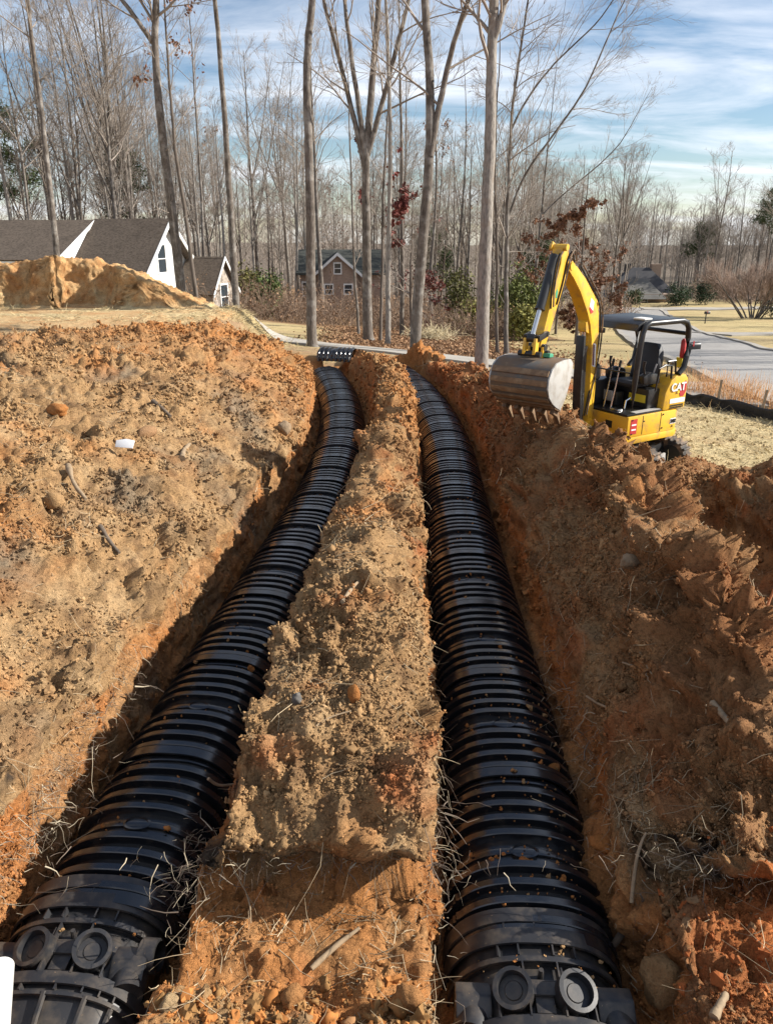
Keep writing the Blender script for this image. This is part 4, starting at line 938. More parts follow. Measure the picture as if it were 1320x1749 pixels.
# scrap of litter on the left bank
q = surf(228, 770); mb = MB(); mb.prism([(-.10, -.03), (.09, -.045), (.11, .04), (.02, .06), (-.09, .045)], (q+np.array([-.05, -.10, .10]), (1, 0, 0), (0, .45, .9), (0, -.9, .45)), 0, .012); mb.build('litter_scrap', M['litter'], label='small white scrap of litter on the left bank', cat='litter', bevel=.003)
# white pipe at the bottom left corner
a = at(2, 1652, 3.35); b = at(-10, 1790, 3.0); mb = MB(); d = (b-a)/np.linalg.norm(b-a)
cyl_shape(mb, a*0, d, .055, .055, np.linalg.norm(b-a)+.3, cap1=True); cyl_shape(mb, a*0, d, .055, .047, .001, cap1=False); cyl_shape(mb, a*0, d, .047, .047, .2, cap1=True)
mb.build('pvc_pipe', M['pvc'], label='white plastic pipe at the bottom left corner beside the end cap', cat='pipe', loc=a, smooth=True, sharp=40)

# ------------------------------------------------------------------ excavator
def rotz(a): c, s = math.cos(a), math.sin(a); return np.array([[c, -s, 0], [s, c, 0], [0, 0, 1.]])
def xform(mb, Rm, t):
    mb.v = [v@Rm.T+np.asarray(t) for v in mb.v]; return mb
def outline(center, half):
    """polygon round a 2d centre line with a half width at each point"""
    c = np.asarray(center, float); h = np.asarray(half, float); g = np.gradient(c, axis=0); g /= np.linalg.norm(g, axis=1)[:, None]
    n = np.stack([-g[:, 1], g[:, 0]], -1); return [tuple(p) for p in np.concatenate([c+n*h[:, None], (c-n*h[:, None])[::-1]])]
def text_mesh(body, size, name, depth=.004):
    cu = bpy.data.curves.new(name, 'FONT'); cu.body = body; cu.size = size; cu.extrude = depth; cu.offset = size*.022; cu.align_x = 'CENTER'; cu.align_y = 'CENTER'
    ob = bpy.data.objects.new(name, cu); dg = bpy.context.evaluated_depsgraph_get()
    COL.objects.link(ob); bpy.context.view_layer.update(); me = bpy.data.meshes.new_from_object(ob.evaluated_get(bpy.context.evaluated_depsgraph_get()))
    bpy.data.objects.remove(ob); return me

def excavator():
    XC = np.array([3.60, 11.10, .36])
    root = empty('mini_excavator', 'yellow compact excavator with open black canopy, its bucket raised over the right bank', 'excavator', XC)
    BA = math.atan2(-.53, -.848)                     # heading of the house
    Rb = rotz(BA)
    Yl, Bk = M['yellow'], M['black_paint']
    def part(name, mb, m, parent=root, Rm=Rb, t=(0, 0, 0), **kw):
        xform(mb, Rm, t); return mb.build(name, m, parent, **kw)
    # local: x forward, y left, z up.  lower house skirt with rounded tail
    W = .50
    tail = [(-.60+.0, .34), (-.52, .46), (-.40, W)]
    poly = [(.60, -W), (.62, -.30), (.62, .30), (.60, W), (-.40, W), (-.53, .44), (-.60, .28), (-.62, 0), (-.60, -.28), (-.53, -.44), (-.40, -W)]
    fr = ((0, 0, 0), (1, 0, 0), (0, 1, 0), (0, 0, 1))
    skirt = part('house_skirt', MB().prism(poly, fr, .50, .60), Yl, bevel=.02)
    inner = [(x*.975, y*.975) for x, y in poly]
    part('side_panel', MB().prism(inner, fr, .602, .90), Yl, bevel=.015)
    # seams, bolts and vents on the panels
    for x in (.28, -.10): MB_ = MB().box((x-.004, .476, .62), (x+.004, .491, .89)); part('panel_seam', MB_, M['decal_black'], skirt)
    for x, z in ((.50, .65), (.50, .85), (-.14, .66), (-.36, .66), (-.14, .86)):
        part('bolt', MB().tube([(x, .48, z), (x, .497, z)], .012, 8), M['decal_black'], skirt, smooth=True)
    part('vent', MB().box((.602, .10, .70), (.612, .22, .80)), M['decal_black'], skirt)
    # counterweight / engine hood with sloping shoulder, seen with its lettering
    hood = [(-.60, .905), (-.12, .905), (-.14, 1.16), (-.24, 1.34), (-.34, 1.40), (-.55, 1.40), (-.61, 1.33)]
    cw = part('engine_hood', MB().prism(hood, ((0, 0, 0), (1, 0, 0), (0, 0, 1), (0, 1, 0)), -.485, .485), Yl, bevel=.035)
    # lettering on the left side of the hood
    def decal(mb, m, parent=cw, nm='decal'): return part(nm, mb, m, parent)
    fy = .487
    hexp = [(-.545+.04, 1.115), (-.445+.02, 1.07), (-.375+.0, 1.12), (-.375, 1.29), (-.42, 1.325), (-.50, 1.30)]
    hexp = [(-.60+.09, 1.10), (-.44, 1.07), (-.40, 1.11), (-.40, 1.22), (-.55, 1.30), (-.575, 1.14)]
    decal(MB().prism([(-.575, 1.15), (-.53, 1.085), (-.46, 1.085), (-.44, 1.13), (-.44, 1.24), (-.545, 1.31), (-.58, 1.27)], ((0, fy, 0), (1, 0, 0), (0, 0, 1), (0, 1, 0)), 0, .003), M['decal_red'], nm='logo_badge')
    # letters read from the outside: forward is to the viewer's left
    Rt = np.array([[-1, 0, 0], [0, 0, 1], [0, 1, 0]], float).T   # text x -> -local x, text y -> local z, normal -> local y
    for body, size, x, z, m in (('CAT', .158, -.395, 1.225, M['decal_white']), ('302', .075, -.37, .735, M['decal_black'])):
        me = text_mesh(body, size, 'lettering'); V = np.empty(len(me.vertices)*3, dtype=np.float32); me.vertices.foreach_get('co', V); V = V.reshape(-1, 3).astype(float)
        L = np.stack([-V[:, 0]*1.0+x, V[:, 2]+fy+.008, V[:, 1]+z], -1)@Rb.T
        me.vertices.foreach_set('co', L.astype(np.float32).ravel()); me.update(); add('lettering', me, m, cw)
    decal(MB().prism([(-.43, 1.145), (-.37, 1.145), (-.40, 1.195)], ((0, fy+.005, 0), (1, 0, 0), (0, 0, 1), (0, 1, 0)), .004, .009), M['decal_yellow'], nm='logo_badge')
    decal(MB().box((-.57, fy, 1.00), (-.25, fy+.003, 1.065)), M['decal_white'], nm='sticker')
    for zz in (.965, .935):
        x = -.26
        while x > -.55:
            wv = .018+.02*((int(-x*1000)*7) % 5)/5; decal(MB().box((x-wv, fy, zz-.011), (x, fy+.003, zz+.011)), M['decal_black'], nm='stencil_mark'); x -= wv+.008
    decal(MB().box((-.43, .480, .695), (-.31, .4895, .775)), M['decal_white'], nm='sticker')
    decal(MB().box((.40, .488, .645), (.53, .492, .86)), M['decal_red'], parent=skirt, nm='warning_sticker')
    decal(MB().box((.42, .493, .70), (.51, .495, .72)), M['decal_white'], parent=skirt, nm='warning_sticker')
    decal(MB().box((.42, .493, .77), (.51, .495, .79)), M['decal_white'], parent=skirt, nm='warning_sticker')
    decal(MB().box((.24, .488, .80), (.27, .492, .815)), M['decal_black'], parent=skirt, nm='warning_sticker')
    # floor, front bulkhead, seat box
    part('floor_plate', MB().box((-.12, -.47, .905), (.60, .47, .935)), Bk, bevel=.006)
    part('sill_sheen_plate', MB().box((-.08, .38, .937), (.44, .475, .945)), mat('sill_sheen', (.5, .48, .45), .45, metal=.3))  # pale plate at the sill carries the floor's white reflection as colour
    part('side_console', MB().box((-.10, -.47, .937), (.58, -.25, 1.30)), Bk, bevel=.03)
    part('seat_box', MB().box((-.14, -.24, .937), (.10, .38, 1.22)), Bk, bevel=.02)
    part('warning_plate', MB().box((.102, .04, 1.02), (.106, .34, 1.13)), M['decal_yellow'])
    part('battery_box', MB().box((.14, -.22, .937), (.30, -.02, 1.14)), Bk, bevel=.015)
    part('storage_cover', MB().box((.30, -.24, 1.00), (.33, -.08, 1.15)), mat('grey_cover', (.3, .3, .3), .5), bevel=.008)
    # seat: cushion, backrest, armrest consoles
    part('seat_cushion', MB().prism([(-.16, 1.23), (.26, 1.23), (.29, 1.29), (.25, 1.33), (-.14, 1.31)], ((0, 0, 0), (1, 0, 0), (0, 0, 1), (0, 1, 0)), -.18, .24), M['seat'], bevel=.03)
    bp = [(-.22, 0), (.22, 0), (.235, .28), (.20, .46), (.13, .56), (-.13, .56), (-.20, .46), (-.235, .28)]
    part('seat_backrest', MB().prism(bp, ((-.16, .03, 1.27), (0, 1, 0), (-.22, 0, .97), (.97, 0, .22)), -.07, .05), M['seat'], bevel=.035)
    part('seat_belt', MB().tube([(-.13, .24, 1.32), (-.10, .27, 1.45), (-.14, .27, 1.55)], .012, 6), mat('buckle', (.35, .35, .35), .4), smooth=True)
    for sy in (-.29, .33):
        part('armrest', MB().prism([(-.12, 1.28), (.22, 1.30), (.24, 1.42), (.10, 1.47), (-.10, 1.42)], ((0, sy, 0), (1, 0, 0), (0, 0, 1), (0, 1, 0)), -.055, .055), Bk, bevel=.03)
        js = part('joystick', MB().tube([(.17, sy, 1.44), (.20, sy, 1.53), (.19, sy, 1.62)], [.016, .014, .024], 8), Bk, smooth=True)
    part('grab_rail', MB().tube([(.02, .43, 1.20), (.02, .45, 1.52), (-.10, .45, 1.56), (-.24, .45, 1.54), (-.26, .45, 1.36)], .016, 8), Bk, smooth=True)
    part('grab_rail', MB().tube([(-.22, .40, 1.38), (-.20, .41, 1.60), (-.36, .41, 1.60), (-.40, .41, 1.40)], .014, 8), Bk, smooth=True)
    for sy in (-.06, .07): 
        lv = part('travel_lever', MB().tube([(.50, sy, .94), (.44, sy, 1.25), (.40, sy, 1.52)], [.012, .011, .011], 8), M['steel'], smooth=True)
        part('lever_grip', MB().tube([(.40, sy, 1.52), (.385, sy, 1.62)], .019, 8), Bk, lv, Rm=np.eye(3) if False else Rb, smooth=True)
    part('pedal', MB().box((.46, .12, .937), (.56, .26, .965)), M['steel'], bevel=.006)
    part('pedal', MB().tube([(.36, .20, .94), (.34, .20, 1.06), (.26, .20, 1.09)], .014, 6), M['steel'], smooth=True)
    part('front_rail', MB().tube([(.58, -.44, 1.50), (.585, .0, 1.50), (.56, .42, 1.50)], .011, 6), Bk, smooth=True)
    part('console_pod', MB().prism([(.40, 1.30), (.56, 1.30), (.58, 1.42), (.50, 1.56), (.42, 1.52)], ((0, 0, 0), (1, 0, 0), (0, 0, 1), (0, 1, 0)), -.42, -.26), Bk, bevel=.03)
    # canopy: left and right hoops, roof, rear stay, lamp
    for sy, nm in ((.455, 'near'), (-.455, 'far')):
        zt = 2.16
        pts = [(.50, sy, .94), (.50, sy, 1.4), (.475, sy, 1.85), (.455, sy, 2.04), (.41, sy, 2.13), (.33, sy, zt), (-.34, sy, zt), (-.44, sy, 2.13), (-.495, sy, 2.05), (-.51, sy, 1.91), (-.53, sy, 1.66), (-.50, sy, 1.50), (-.40, sy, 1.405)]
        part('canopy_post', MB().tube(pts, .040 if sy > 0 else .036, 12), Bk, smooth=True)
    roofp = [(.44, -.44), (.44, .41), (-.44, .41), (-.44, -.44)]
    rf = part('canopy_roof', MB().prism([(-.42, 2.13), (.38, 2.13), (.46, 2.05), (.53, 2.06), (.50, 2.15), (.38, 2.195), (-.36, 2.19), (-.45, 2.16)], ((0, 0, 0), (1, 0, 0), (0, 0, 1), (0, 1, 0)), -.47, .415), Bk, bevel=.025)
    part('canopy_beam', MB().tube([(-.51, -.45, 1.97), (-.51, .45, 1.97)], .03, 10), Bk, smooth=True)
    part('work_lamp', MB().box((.50, -.30, 1.98), (.56, -.16, 2.05)), Bk, rf, bevel=.015)
    part('beacon_base', MB().box((.22, .20, 2.195), (.38, .40, 2.222)), mat('pale_cap', (.62, .62, .60), .5), rf, bevel=.02)
    ext = part('fire_extinguisher', MB().tube([(-.53, .38, 1.62), (-.53, .38, 1.64), (-.53, .38, 1.86), (-.53, .38, 1.89)], [.030, .038, .038, .018], 12), M['decal_red'], smooth=True)
    part('manual_pouch', MB().box((-.535, .30, 1.48), (-.515, .40, 1.62)), M['decal_yellow'], ext)
    # undercarriage: two rubber tracks, frame, blade
    Ru = rotz(math.radians(135))
    for sy in (-.42, .42):
        th_ = np.linspace(0, 2*math.pi, 49)[:-1]
        # stadium outline of the track
        L2, r = .56, .205; prof = []
        for a in np.linspace(-math.pi/2, math.pi/2, 12): prof.append((L2+r*math.cos(a), .215+r*math.sin(a)))
        for a in np.linspace(math.pi/2, 3*math.pi/2, 12): prof.append((-L2+r*math.cos(a), .215+r*math.sin(a)))
        tr = part('track', MB().prism(prof, ((0, sy, 0), (1, 0, 0), (0, 0, 1), (0, 1, 0)), -.115, .115), M['rubber'], Rm=Ru, bevel=.02)
        pr = np.array(prof+[prof[0]]); seg = np.hypot(*np.diff(pr, axis=0).T); S_ = np.concatenate([[0], np.cumsum(seg)])
        for k in range(40):
            s_ = (k+.5)/40*S_[-1]; j = min(np.searchsorted(S_, s_)-1, len(seg)-1); f_ = (s_-S_[j])/seg[j]; p0 = pr[j]*(1-f_)+pr[j+1]*f_
            tx = (pr[j+1]-pr[j])/seg[j]; nx = np.array([tx[1], -tx[0]])
            part('lug', MB().prism([(-.022, 0), (.022, 0), (.014, .028), (-.014, .028)], ((p0[0], sy, p0[1]), (tx[0], 0, tx[1]), (nx[0], 0, nx[1]), (0, 1, 0)), -.108, .108), M['rubber'], tr, Rm=Ru)
        for x in (-.56, .56): part('sprocket', MB().tube([(x, sy-.12, .215), (x, sy+.122, .215)], .15, 18), Bk, tr, Rm=Ru, smooth=True)
        for x in (-.28, 0, .28): part('roller', MB().tube([(x, sy-.12, .10), (x, sy+.122, .10)], .07, 14), Bk, tr, Rm=Ru, smooth=True)
    part('track_frame', MB().box((-.45, -.33, .20), (.45, .33, .38)), Bk, Rm=Ru, bevel=.03)
    part('slew_ring', MB().tube([(0, 0, .38), (0, 0, .50)], .30, 28), Bk, smooth=True)
    part('blade', MB().prism([(.84, .06), (.90, .02), (.93, .14), (.92, .28), (.86, .36), (.88, .2)], ((0, 0, 0), (1, 0, 0), (0, 0, 1), (0, 1, 0)), -.52, .52), M['bucket_side'], Rm=rotz(math.radians(135)), bevel=.008)
    for sy in (-.2, .2): part('blade_arm', MB().tube([(.35, sy, .26), (.88, sy, .18)], .035, 8), Bk, Rm=rotz(math.radians(135)), smooth=True)
    part('step_plate', MB().prism([(-.11, .06), (.09, .03), (.14, .30), (-.07, .33)], ((-.02, .62, 0), (1, 0, 0), (0, .0, 1), (0, 1, 0)), 0, .03), M['bucket_side'], bevel=.004)
    # ---- boom, arm and bucket in their own swung plane
    FB = math.radians(38); F = np.array([-math.sin(FB), -math.cos(FB), 0]); Lt = np.array([math.cos(FB), -math.sin(FB), 0])
    B0 = at(994, 742, 11.1)-XC; k = .965
    fr2 = (B0, F*k, np.array([0, 0, k]), Lt)
    W3 = lambda a, h, l=0: B0+F*k*a+np.array([0, 0, k*h])+Lt*l
    def pl(name, poly, t, m, parent=root, bevel=.012): return MB().prism(poly, fr2, -t, t).build(name, m, parent, bevel=bevel)
    # swing post
    MB().prism([(-.28, -.10), (.16, -.14), (.22, .02), (.12, .20), (-.05, .26), (-.28, .12)], fr2, -.10, .10).build('swing_bracket', Yl, root, bevel=.02)
    MB().tube([W3(-.20, -.14), W3(-.20, .14)], .06, 14).build('swing_pin', Bk, root, smooth=True)
    MB().tube([W3(-.02, .10, -.14), W3(-.02, .10, .14)], .045, 14).build('pivot_pin', Bk, root, smooth=True)
    cl = [(-.02, .02), (-.03, .45), (.0, .95), (.06, 1.45), (.14, 1.72), (.30, 1.93), (.62, 2.20), (.90, 2.38), (1.04, 2.44)]
    hw_ = [.075, .09, .10, .115, .145, .145, .105, .08, .065]
    boom = pl('boom', outline(cl, hw_), .085, Yl)
    MB().prism(outline([(1.0, 2.41), (1.10, 2.47)], [.075, .07]), fr2, -.105, -.087).build('boom_fork', Yl, boom, bevel=.008)
    MB().prism(outline([(1.0, 2.41), (1.10, 2.47)], [.075, .07]), fr2, .087, .105).build('boom_fork', Yl, boom, bevel=.008)
    MB().prism([(-.02, 1.70), (.12, 1.88), (.07, 2.0), (-.06, 1.90)], fr2, -.05, .05).build('cylinder_lug', Yl, boom, bevel=.01)
    MB().tube([W3(.0, 1.92, -.07), W3(.0, 1.92, .07)], .03, 10).build('pivot_pin', M['steel'], boom, smooth=True)
    MB().prism([(.18, 1.50), (.34, 1.56), (.36, 1.68), (.22, 1.78)], fr2, -.06, .06).build('cylinder_lug', Yl, boom, bevel=.01)
    # decals on the boom side that faces the viewer
    MB().prism([(-.02, 1.02), (.09, 1.05), (.12, 1.38), (.02, 1.36)], fr2, .0862, .089).build('decal', M['decal_white'], boom)
    MB().prism([(.03, 1.05), (.085, 1.06), (.118, 1.36), (.07, 1.35)], fr2, .0892, .091).build('decal', mat('decal_plum', (.12, .03, .05), .5), boom)
    MB().prism([(.24, 1.82), (.36, 1.90), (.33, 2.02), (.22, 1.96)], fr2, .0862, .089).build('logo_badge', M['decal_white'], boom)
    MB().prism([(.22, 1.82), (.30, 1.80), (.37, 1.88), (.35, 1.90), (.24, 1.84)], fr2, .0895, .091).build('logo_badge', M['decal_red'], boom)
    # arm
    acl = [(1.25, 2.70), (1.20, 2.60), (1.18, 2.46), (1.32, 2.18), (1.50, 1.80), (1.66, 1.47)]
    arm = pl('arm', outline(acl, [.06, .10, .125, .115, .09, .065]), .065, Yl)
    MB().prism(outline([(1.17, 2.66), (1.31, 2.72)], [.05, .05]), fr2, -.085, -.067).build('arm_ear', Yl, arm, bevel=.006)
    MB().prism([(1.40, 2.14), (1.37, 2.20), (1.33, 2.16), (1.35, 2.08), (1.39, 2.08)], fr2, .0655, .069).build('sticker', M['green'], arm)
    for a_, h_, r_ in ((1.07, 2.46, .05), (1.25, 2.69, .042), (1.66, 1.49, .045), (1.62, 1.66, .03)):
        MB().tube([W3(a_, h_, -.115), W3(a_, h_, .115)], r_, 14).build('pivot_pin', Yl if h_ > 2 else Bk, arm, smooth=True)
    def cylinder(nm, p0, p1, f0, f1, rb, rr, lat=0.0):
        P0, P1 = W3(*p0, lat), W3(*p1, lat); d = P1-P0
        cy = MB().tube([P0, P0+d*f0], rb, 14).build(nm, Bk, root, smooth=True)
        MB().tube([P0+d*f0, P0+d*(f0+.02)], rb*1.15, 14).build('gland', Bk, cy, smooth=True)
        MB().tube([P0+d*f1, P1], rr, 12).build('rod', M['steel'], cy, smooth=True)
        MB().tube([P1-Lt*.05, P1+Lt*.05], rb*.95, 12).build('rod_eye', Bk, cy, smooth=True)
    cylinder('boom_cylinder', (.17, .05), (.29, 1.63), .80, .78, .060, .032)
    MB().prism(outline([(.25, .25), (.33, .9), (.35, 1.50)], [.035, .035, .03]), fr2, -.06, .06).build('cylinder_guard', Bk, root, bevel=.008)
    cylinder('arm_cylinder', (.02, 1.93), (1.23, 2.68), .66, .64, .048, .026)
    cylinder('bucket_cylinder', (1.36, 2.60), (1.83, 1.62), .64, .62, .055, .03)
    # bucket linkage
    for s_ in (-1, 1):
        MB().prism(outline([(1.60, 1.66), (1.84, 1.62)], [.035, .04]), fr2, s_*.095-.015, s_*.095+.015).build('link', Bk, root, bevel=.006)
        MB().prism(outline([(1.84, 1.62), (1.86, 1.42)], [.045, .045]), fr2, s_*.07-.018, s_*.07+.018).build('link', Yl, root, bevel=.006)
        MB().prism(outline([(1.66, 1.50), (1.67, 1.34)], [.055, .06]), fr2, s_*.092-.016, s_*.092+.016).build('bucket_ear', Yl, root, bevel=.006)
    MB().tube([W3(1.86, 1.43, -.15), W3(1.86, 1.43, .15)], .035, 12).build('pivot_pin', Bk, root, smooth=True)
    MB().tube([W3(1.66, 1.42, -.16), W3(1.66, 1.42, .16)], .04, 12).build('pivot_pin', Bk, root, smooth=True)
    MB().prism([(1.60, 1.375), (1.72, 1.38), (1.71, 1.43), (1.62, 1.42)], fr2, -.20, .20).build('tape_wrap', M['green'], root, bevel=.006)
    back = [(1.55, 1.365), (1.75, 1.37), (1.93, 1.355), (2.05, 1.29), (2.12, 1.18), (2.13, 1.06), (2.08, .95), (1.98, .86), (1.86, .79), (1.74, .735)]
    n_ = len(back); inn = [(x-.018*math.cos(t), y-.018*math.sin(t)) for (x, y), t in zip(back, np.linspace(math.pi/2, -.9, n_))]
    hwB = .385; V = []; 
    for poly_, in ((back,), (inn,)):
        for l in (-hwB, hwB): V += [W3(a_, h_, l) for a_, h_ in poly_]
    Fc = []
    o0, o1, i0, i1 = 0, n_, 2*n_, 3*n_
    for j in range(n_-1): Fc += [(o0+j, o0+j+1, o1+j+1, o1+j), (i0+j, i1+j, i1+j+1, i0+j+1), (o0+j, i0+j, i0+j+1, o0+j+1), (o1+j, o1+j+1, i1+j+1, i1+j)]
    Fc += [(o0, o1, i1, i0), (o0+n_-1, i0+n_-1, i1+n_-1, o1+n_-1)]
    bk = MB().raw(V, Fc).build('bucket_shell', M['bucket_steel'], root, smooth=True, sharp=50)
    for l0 in (-hwB-.022, hwB+.001):
        side = back+[(1.62, .86), (1.50, 1.10), (1.47, 1.30)]
        MB().prism(side, fr2, l0, l0+.021).build('bucket_side', M['bucket_side'], bk, bevel=.004)
    # rusty wear straps across the back
    for j in (3, 4, 5, 6, 7):
        (xa, ya), (xb_, yb) = back[j], back[j+1]; xm, ym = xa*.82+xb_*.18, ya*.82+yb*.18; xe, ye = xa*.22+xb_*.78, ya*.22+yb*.78
        d = np.array([xe-xm, ye-ym]); d /= np.linalg.norm(d); nn = np.array([-d[1], d[0]]); nn = nn if nn[0] > 0 or j > 6 else -nn
        if j > 5: nn = np.array([abs(d[1]), -abs(d[0])])
        MB().prism([(xm, ym), (xe, ye), (xe+nn[0]*.022, ye+nn[1]*.022), (xm+nn[0]*.022, ym+nn[1]*.022)], fr2, -hwB+.004, hwB-.004).build('wear_strap', M['bucket_rust'], bk, bevel=.003)
    MB().prism([(1.70, .70), (1.88, .775), (1.875, .81), (1.69, .745)], fr2, -hwB-.012, hwB+.012).build('cutting_edge', M['bucket_rust'], bk, bevel=.004)
    for l in np.linspace(-hwB+.05, hwB-.05, 5):
        MB().prism([(1.84, .70), (1.80, .77), (1.70, .735), (1.60, .52), (1.615, .51), (1.72, .64)], fr2, l-.028, l+.028)  .build('tooth', M['bucket_rust'], bk, bevel=.006)
    # hoses
    hz = [[(.16, .35), (.06, .70), (-.10, 1.10), (-.14, 1.60), (-.06, 1.95), (.3, 2.18), (.7, 2.46)], [(.30, .30), (.20, .10), (.02, -.02)], [(.92, 2.52), (1.0, 2.68), (1.12, 2.58), (1.20, 2.30), (1.34, 2.02)], [(1.36, 2.64), (1.44, 2.55), (1.52, 2.2), (1.50, 1.98)]]
    for q, pts in enumerate(hz):
        t = np.linspace(0, 1, len(pts)); tt = np.linspace(0, 1, 24); pa = np.interp(tt, t, [p_[0] for p_ in pts]); pb = np.interp(tt, t, [p_[1] for p_ in pts])
        kk = np.ones(5)/5; pa[2:-2] = np.convolve(pa, kk, 'valid'); pb[2:-2] = np.convolve(pb, kk, 'valid')
        MB().tube([W3(a_, h_, .10) for a_, h_ in zip(pa, pb)], .011, 6).build('hose', M['rubber'], root, smooth=True)
        MB().tube([W3(a_, h_, .075) for a_, h_ in zip(pa+.02, pb-.02)], .011, 6).build('hose', M['decal_black'], root, smooth=True)
excavator()

# ------------------------------------------------------------------ houses
def wall_prism(poly, o, ax, ay, t): return MB().prism(poly, (o, ax, ay, np.cross(ax, ay)), 0, t)
def house_frame(p, rz):
    R_ = rotz(rz); return R_
def window_on(parent, o, ax, w, h, nrm, grid=True):
    """window centred at o on a wall whose width runs along ax and that faces nrm"""
    ax = np.asarray(ax, float); nrm = np.asarray(nrm, float); up = np.array([0, 0, 1.]); o = np.asarray(o, float)
    wf = MB()
    for a0, a1, b0, b1 in ((-w/2-.09, w/2+.09, h/2, h/2+.10), (-w/2-.09, w/2+.09, -h/2-.10, -h/2), (-w/2-.09, -w/2, -h/2, h/2), (w/2, w/2+.09, -h/2, h/2), (-w/2, w/2, -.025, .025)):
        wf.prism([(a0, b0), (a1, b0), (a1, b1), (a0, b1)], (o, ax, up, nrm), .0, .06)
    f = wf.build('window', M['white_paint'], parent)
    MB().prism([(-w/2, -h/2), (w/2, -h/2), (w/2, h/2), (-w/2, h/2)], (o, ax, up, nrm), .004, .012).build('pane', M['glass'], f)
    return f
def white_house():
    # gable end faces right; ridge runs away to the left
    base, _ = np.array(at(283, 373, 47.0)), 0
    ridge_z = base[2]; p0 = np.array([base[0], base[1], 0.0])
    g = float(gz(p0[0], p0[1]))-.3
    d = np.array([-.97, .24, 0]); d /= np.linalg.norm(d)             # along the ridge, to the left
    n = np.array([-d[1], d[0], 0]); n = n if n[1] < 0 else -n          # towards the viewer
    root = empty('white_house', 'white sided house with brown shingle roof and tall gable behind the cut bank', 'house', (p0[0], p0[1], g))
    H = ridge_z-g; up = np.array([0, 0, 1.]); O = np.zeros(3)
    half, ev = 4.7, H-4.25
    # main gable block
    gable = [(-half, 0), (half, 0), (half, ev), (0, H-.12), (-half, ev)]
    MB().prism(gable, (O, n, up, d), .25, .45).build('gable_wall', M['siding'], root)
    wl = MB().prism([(0, 0), (5.2, 0), (5.2, ev), (0, ev)], (n*(half-.02), d, up, n), -.2, 0).build('side_wall', M['siding'], root)
    def slab(name, a, b, c, e, t, m, parent=root):
        a, b, c, e = [np.asarray(q, float) for q in (a, b, c, e)]; nn = np.cross(b-a, e-a); nn /= np.linalg.norm(nn); nn = nn if nn[2] > 0 else -nn
        V = [a, b, c, e, a-nn*t, b-nn*t, c-nn*t, e-nn*t]
        return MB().raw(V, [(0, 1, 2, 3), (7, 6, 5, 4), (0, 4, 5, 1), (1, 5, 6, 2), (2, 6, 7, 3), (3, 7, 4, 0)]).build(name, m, parent)
    oh = .35
    def pt(s, nv, z): return d*s+n*nv+up*z
    sl = (H-ev)/half
    rf = slab('roof', pt(-oh, 0, H), pt(4.95, 0, H), pt(4.95, half+oh, ev-oh*sl), pt(-oh, half+oh, ev-oh*sl), .16, M['shingle'])
    slab('roof', pt(-oh, -.02, H), pt(4.95, -.02, H), pt(4.95, -half-oh, ev-oh*sl), pt(-oh, -half-oh, ev-oh*sl), .16, M['shingle'])
    # white rake boards on the gable edge
    for sg in (1, -1):
        V0 = pt(-oh-.03, 0, H+.02); V1 = pt(-oh-.03, sg*(half+oh+.02), ev-oh*sl+.02)
        MB().raw([V0, V1, V1-up*.28, V0-up*.28, V0+d*.06, V1+d*.06, V1-up*.28+d*.06, V0-up*.28+d*.06], [(0, 1, 2, 3), (7, 6, 5, 4), (0, 4, 5, 1), (1, 5, 6, 2), (2, 6, 7, 3), (3, 7, 4, 0)]).build('rake_board', M['white_paint'], root)
    # white cheek wall where the steep roof drops to the lower wing, then the wing
    rz_ = H-.06; wh = 4.4; wev = H-2.35
    ch = MB().prism([(-4.0, 0), (4.0, 0), (4.0, wev+.12), (0, rz_-.16), (-4.0, wev+.12)], (d*5.02, n, up, d), 0, .12).build('cheek_wall', M['siding'], root)
    slab('wing_roof', pt(4.96, 0, rz_), pt(21, 0, rz_), pt(21, wh, wev), pt(4.96, wh, wev), .14, M['shingle'])
    slab('wing_roof', pt(4.96, -.02, rz_), pt(21, -.02, rz_), pt(21, -wh, wev), pt(4.96, -wh, wev), .14, M['shingle'])
    V0, V1 = pt(4.90, 0, rz_+.02), pt(4.90, wh+.02, wev+.02)
    MB().raw([V0, V1, V1-up*.24, V0-up*.24, V0+d*.05, V1+d*.05, V1-up*.24+d*.05, V0-up*.24+d*.05], [(0, 1, 2, 3), (7, 6, 5, 4), (0, 4, 5, 1), (1, 5, 6, 2), (2, 6, 7, 3), (3, 7, 4, 0)]).build('rake_board', M['white_paint'], root)
    wh = 4.75
    MB().prism([(5.15, 0), (21, 0), (21, wev+.05), (5.15, wev+.05)], (n*(wh-.75), d, up, n), -.2, 0).build('wing_wall', M['siding'], root)
    MB().prism([(5.1, wev-.20), (21, wev-.20), (21, wev-.02), (5.1, wev-.02)], (n*(wh-.40), d, up, n), -.18, 0).build('fascia', M['white_paint'], root)
    for s_ in (7.6, 10.6, 14): window_on(root, pt(s_, wh-.75, wev-.75), d, .85, .75, n)
    # gable window with lights
    window_on(root, pt(.25, .55, H-2.35), n, .95, 1.6, -d)
    # small front gable with stone at the right
    q = pt(-2.3, -2.6, 0)
    MB().prism([(-1.6, 0), (1.6, 0), (1.6, ev-.1), (0, ev+1.75), (-1.6, ev-.1)], (q, n, up, d), 0, 2.4).build('bay_wall', M['stone_veneer'], root)
